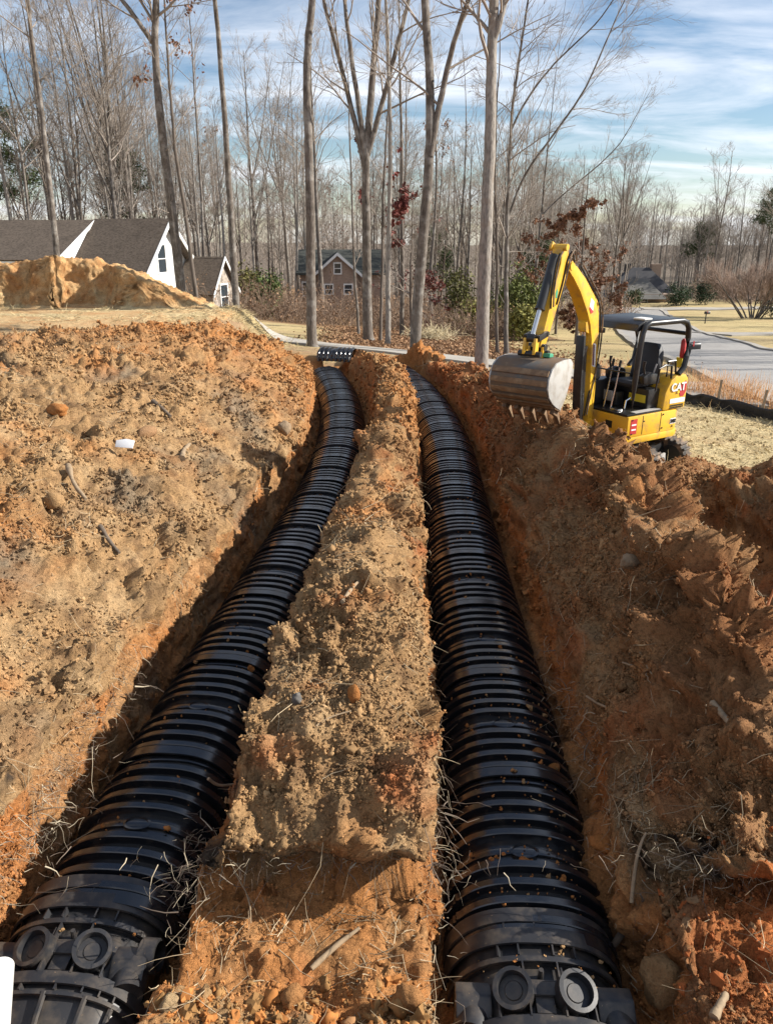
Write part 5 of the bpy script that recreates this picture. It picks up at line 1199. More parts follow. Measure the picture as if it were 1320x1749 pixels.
    for sg in (1, -1):
        a = q-d*.25+up*(ev+1.95); slab('bay_roof', a, a+d*2.7, a+d*2.7+n*sg*2.0-up*2.25, a+n*sg*2.0-up*2.25, .13, M['shingle'])
        V0, V1 = q-d*.30+up*(ev+1.98), q-d*.30+n*sg*2.02+up*(ev-.30)
        MB().raw([V0, V1, V1-up*.22, V0-up*.22, V0+d*.05, V1+d*.05, V1-up*.22+d*.05, V0-up*.22+d*.05], [(0, 1, 2, 3), (7, 6, 5, 4), (0, 4, 5, 1), (1, 5, 6, 2), (2, 6, 7, 3), (3, 7, 4, 0)]).build('rake_board', M['white_paint'], root)
    window_on(root, q+up*1.2-d*.002, n, 1.0, 1.5, -d)
white_house()

def brick_house():
    pk = at(576, 431, 62.0); g = float(gz(pk[0], pk[1]))-.4
    root = empty('brick_house', 'tan brick house with dark green roof and white gable trim seen through the trunks', 'house', (pk[0], pk[1], g))
    H = pk[2]-g; up = np.array([0, 0, 1.]); ax = np.array([1., .05, 0]); ax /= np.linalg.norm(ax); n = np.array([ax[1], -ax[0], 0])
    hf, ev = 1.65, H-1.4
    MB().prism([(-hf, 0), (hf, 0), (hf, ev), (0, H-.1), (-hf, ev)], (np.zeros(3), ax, up, n), -.3, 0).build('gable_wall', M['brick'], root)
    sl = (H-ev)/hf
    for sg in (-1, 1):
        a = up*H+n*.3; b = a+ax*sg*(hf+.35)-up*sl*(hf+.35)
        V = [a, b, b-n*5, a-n*5]; V += [v-up*.16 for v in V]
        MB().raw(V, [(0, 1, 2, 3), (7, 6, 5, 4), (0, 4, 5, 1), (1, 5, 6, 2), (2, 6, 7, 3), (3, 7, 4, 0)]).build('gable_roof', M['shingle_green'], root)
        V = [a+n*.04, b+n*.04, b+n*.04-up*.25, a+n*.04-up*.25]; V += [v-n*.05 for v in V]
        MB().raw(V, [(0, 1, 2, 3), (7, 6, 5, 4), (0, 4, 5, 1), (1, 5, 6, 2), (2, 6, 7, 3), (3, 7, 4, 0)]).build('rake_board', M['white_paint'], root)
    # main block behind, ridge along ax
    rz_ = H+.12; e2 = ev-.25
    MB().prism([(-3.2, 0), (3.6, 0), (3.6, e2), (-3.2, e2)], (-n*1.4, ax, up, n), -.3, 0).build('front_wall', M['brick'], root)
    for nv, sg in ((-1.0, 1), (-8.6, -1)):
        a = ax*-3.5+up*e2-n*1.0 if sg == 1 else ax*-3.5+up*e2-n*8.6
        r0, r1 = ax*-3.5+up*rz_-n*4.8, ax*4.0+up*rz_-n*4.8; b0, b1 = a, a+ax*7.5
        V = [r0, r1, b1, b0]; V += [v-up*.18 for v in V]
        MB().raw(V, [(0, 1, 2, 3), (7, 6, 5, 4), (0, 4, 5, 1), (1, 5, 6, 2), (2, 6, 7, 3), (3, 7, 4, 0)]).build('main_roof', M['shingle_green'], root)
    MB().prism([(-3.6, 0), (3.6, 0), (0, rz_-e2)], (ax*-3.2+up*e2-n*4.8, n, up, ax), 0, .2).build('end_gable', M['brick'], root)
    window_on(root, up*(H-1.25)+n*.0, ax, .5, .75, n); window_on(root, ax*-.75+up*(ev-1.5), ax, .6, .7, n); window_on(root, ax*.85+up*(ev-1.5), ax, .6, .7, n); window_on(root, ax*-2.6+up*(e2-1.3)-n*1.4, ax, .7, 1.0, n)
brick_house()

def far_house():
    pk = at(1112, 466, 112.0); g = float(gz(pk[0], pk[1]))-.4
    root = empty('grey_roof_house', 'house with big steep dark grey roof at the end of the road', 'house', (pk[0]-1.2, pk[1], g)); root.scale = (.95, .95, 1.0)
    H = (pk[2]-g)*1.15; up = np.array([0, 0, 1.])
    MB().box((-5.5, -4.2, 0), (4.0, 5.5, H*.32)).build('wall', M['brick'], root)
    def hip(nm, x0, x1, y0, y1, zb, zt, rx0, rx1, ry, m):
        V = [(x0, y0, zb), (x1, y0, zb), (x1, y1, zb), (x0, y1, zb), (rx0, ry, zt), (rx1, ry, zt)]
        MB().raw(V, [(3, 2, 1, 0), (0, 1, 5, 4), (1, 2, 5), (2, 3, 4, 5), (3, 0, 4)]).build(nm, m, root)
    hip('roof', -6.6, 5.2, -1.5, 6, H*.27, H, -1.0, 1.6, 2.4, M['shingle_grey'])
    hip('front_roof', -4.4, 2.4, -5.2, 2, H*.20, H*.72, -2.0, .4, -.5, mat('shingle_sunlit', (.13, .125, .115), .9, noise=[(.8, .8, .45, .7, 4)], spec=.2))  # sunlight on the front hip is put into a paler shingle colour
    hip('side_roof', -9.8, -4.2, -4.2, 3, H*.12, H*.55, -7.0, -6.0, -.6, M['shingle_grey'])
    MB().prism([(-1.1, 0), (1.1, 0), (1.1, 1.2), (0, 2.6), (-1.1, 1.2)], ((-5.6, -5.6, 0), (1, 0, 0), (0, 0, 1), (0, -1, 0)), 0, .3).build('entry_gable', M['white_paint'], root)
    MB().box((1.9, 2.0, H*.6), (3.4, 3.0, H+.5)).build('chimney', M['brick'], root)
    MB().box((-1.8, 3.4, H*.6), (-1.0, 4.2, H+.5)).build('chimney', M['shingle_grey'], root)
    for x in (-3.2, -.8): window_on(root, (x, -4.2, H*.12), (1, 0, 0), 1.0, .8, (0, -1, 0))
far_house()

# ------------------------------------------------------------------ mailboxes, silt fence, bollard in the lawn
def mailbox(px, py, hpx, label, lean=0.0, z=None):
    p_, t_ = hit(px, py) if z is None else (at(px, py, z), z)
    h = hpx/FPX*t_; h = max(h, .9)
    o_ = empty('mailbox', label, 'mailbox', p_-np.array([0, 0, .05]), 0.3)
    top = np.array([lean*h, 0, h*.78])
    MB().tube([(0, 0, 0), tuple(top)], .05, 8).build('post', M['black_metal'], o_, smooth=True)
    w = .11; pr = [(-w, 0), (w, 0), (w, .14)]+[(w*math.cos(a), .14+w*math.sin(a)) for a in np.linspace(.2, math.pi-.2, 7)]+[(-w, .14)]
    MB().prism(pr, (top+np.array([0, 0, .0]), (0, 1, 0), (0, 0, 1), (1, 0, 0)), -.16, .36).build('box', M['black_metal'], o_, bevel=.01)
    MB().box((top[0]+.0, -.13, top[2]+.12), (top[0]+.05, -.115, top[2]+.30)).build('flag', M['decal_red'], o_)
mailbox(1168, 628, 36, 'black mailbox on a leaning post by the road, beside the excavator canopy', .16)
mailbox(1203, 553, 22, 'black mailbox on a straight post across the road by the right driveway')
mailbox(1044, 537, 20, 'black mailbox on a straight post left of the far road end')

def silt_fence():
    pts = [(1010, 668, None), (1080, 672, None), (1165, 690, None), (1230, 700, None), (1320, 722, None), (1420, 745, None)]
    W_ = []
    for px, py, _ in pts:
        p_ = at(px, py, 1.0)-EYE; t = np.linspace(8, 40, 3000); q = EYE+t[:, None]*p_; kk = np.argmax(q[:, 2] < grade(q[:, 0], q[:, 1])); W_.append(q[kk])
    W_ = np.array(W_); o_ = empty('silt_fence', 'sagging black silt fence between the straw and the roadside grass', 'fence', W_[2])
    n = 120; t = np.linspace(0, 1, n); tt = np.linspace(0, 1, len(W_)); X = np.interp(t, tt, W_[:, 0]); Y = np.interp(t, tt, W_[:, 1]); Z = grade(X, Y)
    r = np.random.default_rng(8); rows = 7; V = []
    hgt = .34+.03*np.sin(t*40)+.05*perlin(np.stack([t*14, t*0, t*0], -1))
    for j in range(rows):
        f = j/(rows-1); bul = .045*np.sin(f*math.pi)*perlin(np.stack([t*22, t*0+f*2, t*0], -1)); lean = -.06*f
        V.append(np.stack([X+bul*.4, Y+bul+lean, Z-.06+f*hgt], -1))
    V = np.array(V)-W_[2]; V = np.concatenate([V, V+np.array([0, .012, 0])]).reshape(-1, 3)
    idx = np.arange(rows*n).reshape(rows, n); F = np.stack([idx[:-1, :-1], idx[:-1, 1:], idx[1:, 1:], idx[1:, :-1]], -1).reshape(-1, 4)
    F2 = F[:, ::-1]+rows*n; top = np.stack([idx[-1, :-1], idx[-1, 1:], idx[-1, 1:]+rows*n, idx[-1, :-1]+rows*n], -1)
    add('fabric', mesh_np('fabric', V, np.concatenate([F, F2, top]), smooth=True), M['fabric'], o_)
    for f in (.04, .22, .405, .58, .75, .93):
        x, y = np.interp(f, t, X), np.interp(f, t, Y)+.05; z = float(grade(np.array(x), np.array(y))); h = .62+.1*r.random()
        MB().prism([(-.02, -.02), (.02, -.02), (.02, .02), (-.02, .02)], (np.array([x, y, z-.2])-W_[2], (1, 0, 0), (0, 1, 0), (.05*r.normal(), .08*r.normal(), 1)), 0, h+.2).build('stake', M['wood'], o_)
silt_fence()
def sedge():
    r = np.random.default_rng(9); nb = NB(); n = 2600
    px = r.uniform(1000, 1420, n); base = np.interp(px, [1000, 1165, 1230, 1320, 1420], [655, 676, 686, 706, 728]); py = base+r.normal(-6, 7, n)
    P0 = []
    for a, b in zip(px, py):
        d = at(a, b, 1.0)-EYE; g0 = .0
        t_ = (EYE[2]+.1)/-d[2]
        for _ in range(5): q = EYE+d*t_; t_ = (EYE[2]-float(grade(np.array(q[0]), np.array(q[1]))))/-d[2]
        P0.append(EYE+d*t_)
    P0 = np.array(P0); cl = perlin(P0*1.4+3); keep = cl > -.12; P0 = P0[keep]; n = len(P0)
    P, R = fibre_batch(P0, np.stack([r.normal(0, .16, n), r.normal(0, .16, n), np.ones(n)], -1), r.uniform(.25, .75, n), r.uniform(.004, .008, n), r, n=4, droop=.35, wob=.08)
    c = np.array([[.52, .27, .13]])*r.uniform(.6, 1.15, (n, 1))+np.array([[.06, .07, .03]])*r.random((n, 1))
    V, F = tubes(P, R, 3); nb.add(V, F); nb.c.append(np.repeat(c, FN*3, axis=0).astype(np.float32))
    add('broom_grass', nb.mesh('broom_grass', smooth=True), M['fibre'], kind='stuff', label='rusty tall dead grass along the silt fence', cat='grass')
sedge()

# ------------------------------------------------------------------ trees
def grow(S, D, L, n, rng, trop=.25, wob=.12):
    """M branch centre lines from starts S, directions D, lengths L"""
    d = D/np.linalg.norm(D, axis=1, keepdims=True); P = [S]
    w = rng.normal(0, wob, d.shape)
    for i in range(n-1):
        w = .6*w+rng.normal(0, wob, d.shape); d = d+w; d[:, 2] += trop/n; d /= np.linalg.norm(d, axis=1, keepdims=True)
        P.append(P[-1]+d*(L/(n-1))[:, None])
    return np.stack(P, 1)
def spawn(P, R, m, rng, t0=.25, t1=1.0, spread=.7, lenf=.5, Lp=None):
    """m children on each parent line: starts, dirs, lengths, radii"""
    M_, n, _ = P.shape; t = rng.uniform(t0, t1, (M_, m)); f = t*(n-1); i = np.minimum(f.astype(int), n-2); f = f-i; rows = np.arange(M_)[:, None]
    S = P[rows, i]*(1-f)[..., None]+P[rows, i+1]*f[..., None]; T = P[rows, i+1]-P[rows, i]; T /= np.linalg.norm(T, axis=2, keepdims=True)+1e-9
    rp = R[rows, i]*(1-f)+R[rows, i+1]*f
    rnd = rng.normal(0, 1, T.shape); rnd -= T*(rnd*T).sum(2, keepdims=True); rnd /= np.linalg.norm(rnd, axis=2, keepdims=True)+1e-9
    a = spread*rng.uniform(.7, 1.3, (M_, m, 1)); D = T*np.cos(a)+rnd*np.sin(a)
    Lc = (Lp[:, None] if Lp is not None else 1)*lenf*(1.15-.75*t)*rng.uniform(.7, 1.3, (M_, m))
    return S.reshape(-1, 3), D.reshape(-1, 3), Lc.reshape(-1), rp.reshape(-1)
def taper(r0, n, end=.25): return r0[:, None]*np.linspace(1, end, n)[None]

def make_tree(axes, rads, seed, crown0=.45, n1=26, n2=6, n3=5, l1=3.6, spread1=.75, trop=.5, leaves=0, leafz=(0, 99), leafcol=(.20, .095, .055), side=(0, 0), sides=10, twig_r=1.0, low=0, wob=.09):
    """axes: list of trunk/limb centre lines (n,3); rads: matching radii. returns trunk mesh, crown mesh, leaf mesh"""
    rng = np.random.default_rng(seed); tr = NB(); cn = NB()
    dense = []
    for A_, R_ in zip(axes, rads):
        A_ = np.asarray(A_, float); t = np.linspace(0, 1, len(A_)); m = max(14, len(A_)*4); tt = np.linspace(0, 1, m)
        Pd = np.stack([np.interp(tt, t, A_[:, k]) for k in range(3)], -1); k3 = np.array([.25, .5, .25])
        for _ in range(3): Pd[1:-1] = np.stack([np.convolve(Pd[:, k], k3, 'valid') for k in range(3)], -1)
        Rd = np.interp(tt, np.linspace(0, 1, len(R_)), R_)
        Pd[1:, :2] += np.cumsum(rng.normal(0, .012, (m-1, 2)), 0)
        V, F = tubes(Pd[None], Rd[None], sides); tr.add(V, F); dense.append((Pd, Rd))
    # first order branches on the upper part of every axis
    S1, D1, L1, R1 = [], [], [], []
    for ia, (Pd, Rd) in enumerate(dense):
        c0 = crown0 if ia == 0 else .12
        s, d, l, rp = spawn(Pd[None], Rd[None], n1 if ia == 0 else max(8, n1//2), rng, c0, .98, spread1, 1.0, np.array([l1]))
        S1.append(s); D1.append(d); L1.append(l); R1.append(np.minimum(rp*.42, .055*l1/3.0))
        if ia == 0 and low:
            s, d, l, rp = spawn(Pd[None], Rd[None], low, rng, .12, crown0, 1.2, .55, np.array([l1])); S1.append(s); D1.append(d); L1.append(l); R1.append(np.minimum(rp*.2, .02))
    S1, D1, L1, R1 = np.concatenate(S1), np.concatenate(D1), np.concatenate(L1), np.concatenate(R1)
    D1 = D1+np.array([side[0], side[1], 0])
    P1 = grow(S1, D1, L1, 7, rng, trop, wob); Ra = taper(R1, 7, .3); V, F = tubes(P1, Ra, 4); cn.add(V, F)
    s, d, l, rp = spawn(P1, Ra, n2, rng, .18, 1.0, .62, .55, L1); r2 = np.clip(rp*.55, .006*twig_r, .03)
    P2 = grow(s, d, l, 4, rng, trop*.8, wob); R2 = taper(r2, 4, .4); V, F = tubes(P2, R2, 3); cn.add(V, F)
    s, d, l, rp = spawn(P2, R2, n3, rng, .1, 1.0, .55, .62, l); r3 = np.clip(rp*.6, .0045*twig_r, .012)
    P3 = grow(s, d, l, 3, rng, trop*.6, wob); R3 = taper(r3, 3, .55); V, F = tubes(P3, R3, 3); cn.add(V, F)
    lm = None
    if leaves:
        q = P3[:, 1:].reshape(-1, 3); q = q[(q[:, 2] > leafz[0]) & (q[:, 2] < leafz[1])]
        if len(q) > 10:
            # dead leaves hang on some boughs only
            cl = perlin(q*.55+seed); w = np.clip(cl+.05, 0, 1); w = w/w.sum() if w.sum() > 0 else None
            i = rng.choice(len(q), leaves, p=w); lm = leaf_cloud(q[i]+rng.normal(0, .06, (leaves, 3)), rng.uniform(.07, .14, leaves), leafcol, rng)
    return tr.mesh('trunk', smooth=True), cn.mesh('crown', smooth=True), lm
def leaf_cloud(pos, size, col, rng, var=.35, asp=.6):
    n = len(pos); Rm = rotmats(n, rng); sh = np.array([(-1, 0, 0), (0, -asp, .15), (1, 0, 0), (0, asp, .15)])
    V = np.einsum('nij,vj->nvi', Rm, sh)*size[:, None, None]+pos[:, None]; F = np.arange(n*4).reshape(n, 4)
    c = np.asarray(col)[None]*rng.uniform(1-var, 1+var, (n, 1))
    return mesh_np('leaves', V.reshape(-1, 3), F, smooth=False, col=np.repeat(c, 4, axis=0))
def tree_obj(name, loc, meshes, bark, label, cat='tree', group=None, rz=0, twig=None):
    o_ = empty(name, label, cat, loc, rz, group); tm, cm, lm = meshes
    add('trunk', tm, bark, o_); add('crown', cm, twig or M['twig'], o_)
    if lm is not None: add('leaves', lm, M['leaf'], o_, kind='stuff')
    return o_
def px_axis(pts, z, base, rng, depth=.25):
    out = []
    for k, (px, py) in enumerate(pts): out.append(at(px, py, z)-base)
    out = np.array(out); 
    # keep every point in the vertical plane facing the camera at this distance
    for k, (px, py) in enumerate(pts):
        d = at(px, py, 1.0)-EYE; t = base[1]/d[1]; p_ = EYE+d*t; out[k] = p_-base
    out[1:, 1] += np.cumsum(rng.normal(0, depth, len(pts)-1))
    return out
def extend(A_, top, rng, lean=.04):
    """carry a trunk on above the picture to its real height"""
    d = A_[-1]-A_[-2]; d /= np.linalg.norm(d); d = d*.6+np.array([0, 0, .4]); p_ = [A_[-1]]
    while p_[-1][2] < top: p_.append(p_[-1]+d*1.5+rng.normal(0, .06, 3))
    return np.concatenate([A_, np.array(p_[1:])]) if len(p_) > 1 else A_
HERO = [
 # base x, y, main trunk pixels, limbs (list of pixel lines), diameter, top height, bark, crown0, n1, l1, leaves, label, extra
 (535, 592, [(535, 592), (534, 470), (533, 330), (529, 200), (527, 100), (537, 0)], [], .33, 19, 'bark', .52, 20, 3.0, 0, 'straight grey tree with broken stubs rising beside the chamber offcut', {}),
 (710, 604, [(710, 604), (716, 500), (724, 400), (733, 280), (737, 130), (727, 0)], [[(735, 270), (752, 170), (772, 80), (803, -10)]], .37, 20, 'bark', .42, 24, 3.2, 0, 'tall forked tree behind the heap at the end of the right trench', {}),
 (822, 640, [(822, 640), (825, 500), (829, 380), (834, 230), (838, 120), (842, 0)], [[(840, 90), (856, 40), (872, -20)]], .345, 17, 'bark_pale', .40, 20, 3.0, 0, 'pale thick trunk standing right behind the raised bucket', {}),
 (405, 537, [(405, 537), (400, 440), (393, 320), (386, 180), (378, 60), (374, 0)], [], .37, 22, 'bark', .40, 22, 3.4, 0, 'straight slender tree at the edge of the left lawn', dict(z=38)),
 (312, 513, [(312, 513), (302, 420), (288, 300), (275, 180), (263, 70), (268, 0)], [[(264, 75), (240, 35), (212, 0), (195, -30)]], .50, 24, 'bark', .40, 26, 4.2, 0, 'leaning forked tree in front of the white house gable', dict(low=5, z=38)),
 (340, 515, [(338, 515), (330, 440), (318, 350), (305, 270), (296, 180), (290, 80)], [], .24, 17, 'bark_dark', .5, 18, 3.0, 300, 'thin dark tree just right of the white house gable', dict(z=40)),
 (98, 470, [(98, 470), (90, 390), (72, 260), (55, 150), (44, 60), (38, 0)], [], .30, 19, 'bark', .45, 20, 3.4, 0, 'bowed tree behind the cut bank in front of the long low roof', dict(z=35)),
 (630, 582, [(631, 582), (628, 480), (625, 380), (626, 290), (630, 230), (640, 100), (648, 0)], [[(625, 300), (605, 200), (580, 110), (556, 20)], [(626, 280), (612, 170), (600, 80), (590, 0)], [(628, 270), (655, 170), (678, 80), (700, 0)]], .44, 19, 'bark', .46, 24, 3.4, 0, 'broad tree splitting into a vase of limbs in the middle', {}),
 (662, 589, [(662, 589), (662, 480), (664, 360), (667, 220), (662, 100), (658, 0)], [], .22, 18, 'bark_pale', .45, 20, 2.6, 500, 'slim pale tree next to the vase shaped tree', dict(leafz=(3, 9))),
 (686, 573, [(686, 573), (686, 460), (684, 330), (682, 200), (678, 80)], [], .25, 18, 'bark', .45, 20, 2.8, 0, 'slim grey tree between the vase tree and the tall forked tree', {}),
 (773, 556, [(772, 556), (778, 480), (787, 400), (795, 280), (797, 170), (790, 60)], [], .27, 18, 'bark', .45, 20, 3.0, 0, 'gently curved tree between the forked tree and the pale trunk', {}),
 (850, 604, [(850, 604), (849, 500), (850, 400), (846, 320), (850, 220)], [], .14, 12, 'bark_dark', .3, 22, 2.2, 0, 'thin sapling just right of the pale thick trunk', {}),
 (866, 606, [(865, 606), (866, 500), (870, 400), (874, 290), (880, 200), (890, 90), (905, 0)], [[(871, 380), (900, 300), (950, 230), (1010, 150)], [(878, 220), (920, 140), (975, 80), (1040, 20)]], .20, 15, 'bark', .30, 26, 3.2, 0, 'spreading oak with long boughs reaching right over the machine', dict(side=(.35, 0), trop=.35, low=4)),
 (908, 570, [(905, 570), (910, 480), (918, 390), (926, 290), (937, 180), (948, 90), (960, 0)], [[(920, 370), (960, 330), (1010, 290), (1050, 250)], [(930, 260), (970, 190), (1020, 130), (1060, 80)]], .27, 16, 'bark', .22, 30, 3.6, 900, 'oak keeping rusty leaves on its low boughs behind the excavator arm', dict(side=(.3, 0), trop=.25, leafz=(1.5, 7.5))),
 (496, 522, [(496, 522), (491, 440), (484, 350), (472, 290), (462, 200), (452, 90)], [[(482, 340), (440, 240), (415, 150), (405, 60)], [(484, 345), (490, 230), (500, 120), (515, 40)]], .34, 19, 'bark_pale', .4, 24, 3.6, 0, 'vase crowned tree on the left lawn edge, left one of a close pair', {}),
 (513, 524, [(513, 524), (508, 440), (504, 340), (500, 240), (492, 120), (480, 40)], [[(503, 330), (525, 220), (545, 120), (560, 40)]], .30, 19, 'bark_pale', .4, 24, 3.4, 0, 'vase crowned tree on the left lawn edge, right one of a close pair', {}),
 (612, 571, [(612, 571), (608, 500), (603, 400), (599, 300), (594, 200)], [], .15, 13, 'bark', .35, 20, 2.2, 0, 'thin crooked tree left of the vase shaped tree', {}),
 (649, 583, [(649, 583), (652, 480), (653, 380), (656, 280), (664, 180)], [], .15, 13, 'bark_dark', .3, 20, 2.2, 900, 'thin dark tree with clusters of dead red leaves in the middle', dict(leafz=(3.0, 8.5), leafcol=(.17, .055, .045))),
 (738, 566, [(738, 552), (735, 470), (744, 380), (748, 280), (742, 160)], [], .28, 17, 'bark', .4, 22, 3.0, 400, 'grey tree half hidden behind the tall forked tree', dict(leafz=(4, 9))),
 (730, 548, [(748, 548), (757, 460), (765, 350), (770, 240)], [], .2, 15, 'bark_dark', .4, 20, 2.8, 0, 'dark slim tree deeper in the litter behind the forked tree', {}),
 (790, 540, [(792, 540), (795, 450), (800, 340), (812, 220), (820, 120)], [], .22, 16, 'bark', .4, 20, 3.0, 0, 'slim tree left of the pale thick trunk, farther back', {}),
 (470, 510, [(468, 512), (465, 420), (455, 330), (440, 230), (425, 130)], [], .22, 18, 'bark', .4, 20, 3.0, 0, 'slim tree at the brush line left of the close pair', {}),
 (350, 500, [(352, 503), (350, 420), (345, 310), (338, 200), (330, 100)], [], .26, 20, 'bark', .45, 20, 3.4, 0, 'slim tree behind the corner of the white house', dict(z=56)),
]
def hero_trees():
    for i, (bx, by, main, limbs, dia, top, bark, c0, n1, l1, lv, label, ex) in enumerate(HERO):
        rng = np.random.default_rng(900+i)
        p_, t_ = hit(main[0][0], by)
        if 'z' in ex: ex = dict(ex); t_ = ex.pop('z'); p_ = at(main[0][0], by, t_)
        base = np.array([p_[0], p_[1], float(gz(p_[0], p_[1]))-.08])
        main = [(main[0][0], by)]+list(main[1:])
        A_ = px_axis(main, t_, base, rng); A_[0] = (0, 0, 0); nA = len(A_); A_ = extend(A_, top, rng)
        r0 = dia/2; z = A_[:, 2]; R_ = r0*np.clip(1-.80*(z/top)**1.15, .10, 1); R_[0] *= 1.45
        A_ = np.insert(A_, 1, A_[0]*.93+A_[1]*.07, axis=0); R_ = np.insert(R_, 1, r0*1.04)
        axes, rads = [A_], [R_]
        for lm in limbs:
            B_ = px_axis(lm, t_, base, rng, .3); k = np.argmin(np.linalg.norm(A_-B_[0], axis=1)); zz = B_[0][2]; sp_ = np.array([np.interp(zz, A_[:, 2], A_[:, j]) for j in range(3)]); B_[0] = sp_; B_[1:, 1] += sp_[1]
            B_ = extend(B_, min(top, B_[-1][2]+4), rng); rb = np.interp(zz, A_[:, 2], R_)*.72
            axes.append(B_); rads.append(rb*np.linspace(1, .18, len(B_)))
        kw = dict(crown0=c0, n1=n1, l1=l1, leaves=lv, n2=6, n3=5); kw.update(ex)
        ms = make_tree(axes, rads, 40+i, **kw)
        tree_obj('bare_tree', base, ms, M[bark], label, group='bare trees behind the trenches')
hero_trees()

# ------------------------------------------------------------------ woods behind
def straight_axis(h, rng, lean=.03, n=7):
    t = np.linspace(0, 1, n)[:, None]; return np.concatenate([np.cumsum(rng.normal(0, .10*h/20, (n, 2)), 0)*t+rng.normal(0, lean*h, 2)*t, t*h], 1)
def forest_variant(i):
    rng = np.random.default_rng(300+i); h = [17, 19, 15, 21, 16, 18, 14, 20][i]
    A_ = straight_axis(h, rng); R_ = np.linspace(1, .12, 7)*h*.0095; R_[0] *= 1.3
    axes, rads = [A_], [R_]
    for k in range([0, 2, 3, 2, 1, 3, 2, 0][i]):
        z0 = rng.uniform(.30, .5); p0 = np.array([np.interp(z0, np.linspace(0, 1, 7), A_[:, j]) for j in range(3)]); a = rng.uniform(0, 6.28); t = np.linspace(0, 1, 5)[:, None]
        L = h*(1-z0)*.95; B_ = p0+np.concatenate([np.cos(a)*t**.8*L*.26, np.sin(a)*t**.8*L*.26, t*L], 1); axes.append(B_); rads.append(np.linspace(.65, .12, 5)*np.interp(z0, np.linspace(0, 1, 7), R_))
    lv = 250 if i in (4,) else 0
    return make_tree(axes, rads, 600+i, crown0=[.45, .38, .34, .45, .32, .4, .36, .5][i], n1=22, n2=6, n3=4, l1=h*.25, spread1=.78, trop=.6, sides=6, twig_r=1.7, leaves=lv, leafcol=(.20, .10, .055))
variants = [forest_variant(i) for i in range(8)]
for k_, (tm, cm, lm) in enumerate(variants):
    tm.materials.append(M['bark'] if k_ % 2 else M['bark_pale']); cm.materials.append(M['twig'])
    if lm: lm.materials.append(M['leaf'])
def put_tree(i, x, y, s, rz, label, group):
    tm, cm, lm = variants[i]; o_ = empty('bare_tree', label, 'tree', (x, y, float(gz(x, y))-.1), rz, group); o_.scale = (s, s, s)
    add('trunk', tm, None, o_); add('crown', cm, None, o_)
    if lm: add('leaves', lm, None, o_, kind='stuff')
def woods():
    r = np.random.default_rng(77)
    def belt(n, pxr, zr, sr, label, group, skip=()):
        c = 0; tries = 0; got = []
        while c < n and tries < n*30:
            tries += 1
            px = r.uniform(*pxr); z = r.uniform(*zr); u = (px-660)/FPX; x = u*z; y = z*.99
            if any(a <= px <= b and z < zz for a, b, zz in skip): continue
            if any((x-gx)**2+(y-gy)**2 < 2.2 for gx, gy in got): continue
            got.append((x, y)); put_tree(int(r.integers(0, 8)), x, y, r.uniform(*sr), r.uniform(0, 6.28), label, group); c += 1
    belt(32, (-40, 300), (62, 96), (.95, 1.35), 'bare grey tree in the woods behind the white house', 'trees in the woods behind the white house')
    belt(28, (290, 560), (64, 100), (.75, 1.1), 'bare grey tree in the woods left of and behind the brick house', 'trees in the woods behind the brick house')
    belt(34, (560, 900), (68, 105), (.7, 1.05), 'bare grey tree in the woods beyond the leaf litter', 'trees in the woods beyond the litter', skip=((530, 650, 76),))
    belt(26, (880, 1040), (80, 125), (.65, 1.0), 'bare grey tree in the woods left of the far grey roofed house', 'trees left of the far house')
    belt(64, (1030, 1400), (126, 158), (.62, .90), 'bare grey tree in the wood at the far end of the road', 'trees in the wood beyond the road', skip=())
    # two taller ones that stand out on the right skyline
    x, y = .404*128, 127; put_tree(1, x, y, 1.12, .5, 'taller bare tree standing above the wood line right of the road end', None)
    x, y = .485*112, 111; put_tree(5, x, y, 1.25, 1.7, 'big bare tree on the right skyline at the photo edge', None)
woods()
for k_, (x, y, s_) in enumerate(((31, 27, 1.0), (36, 31.5, 1.1), (33, 36, .95), (40, 41, 1.1), (37, 46.5, 1.0), (44, 52, 1.15), (52, 60, 1.1), (60, 70, 1.15), (48, 36, 1.2))):
    put_tree(k_ % 8, x, y, s_, k_*1.3, 'bare tree right of the frame whose shadow crosses the road', 'trees right of the road')
def mass():
    """the deep of the wood: too many stems to tell apart"""
    r = np.random.default_rng(78); nb = NB(); n = 900
    n = 560; px = np.concatenate([r.uniform(-150, 1050, 340), r.uniform(1000, 1500, 220)]); z = np.concatenate([r.uniform(100, 150, 340), r.uniform(150, 190, 220)])
    x = (px-660)/FPX*z; y = z*.99; g = gz(x, y); h = np.concatenate([r.uniform(9, 17, 340), r.uniform(10, 15, 220)])
    t = np.linspace(0, 1, 5); P = np.stack([x[:, None]+r.normal(0, .35, (n, 5))*t, y[:, None]+r.normal(0, .35, (n, 5))*t, g[:, None]+h[:, None]*t], -1)
    R = (h*.0065)[:, None]*np.linspace(1, .15, 5); V, F = tubes(P, R, 4); nb.add(V, F)
    s, d, l, rp = spawn(P, R, 12, r, .12, .98, .85, .30, h); P1 = grow(s, d, l, 3, r, .5, .1); R1 = taper(np.clip(rp*.5, .03, .06), 3, .4); V, F = tubes(P1, R1, 3); nb.add(V, F)
    s, d, l, rp = spawn(P1, R1, 3, r, .2, 1, .7, .7, l); P2 = grow(s, d, l, 3, r, .5, .1); R2 = taper(np.full(len(s), .022), 3, .6); V, F = tubes(P2, R2, 3); nb.add(V, F)
    add('distant_woods', nb.mesh('distant_woods', smooth=True), M['twig'], kind='stuff', label='grey mass of bare woods far behind', cat='woods')
mass()
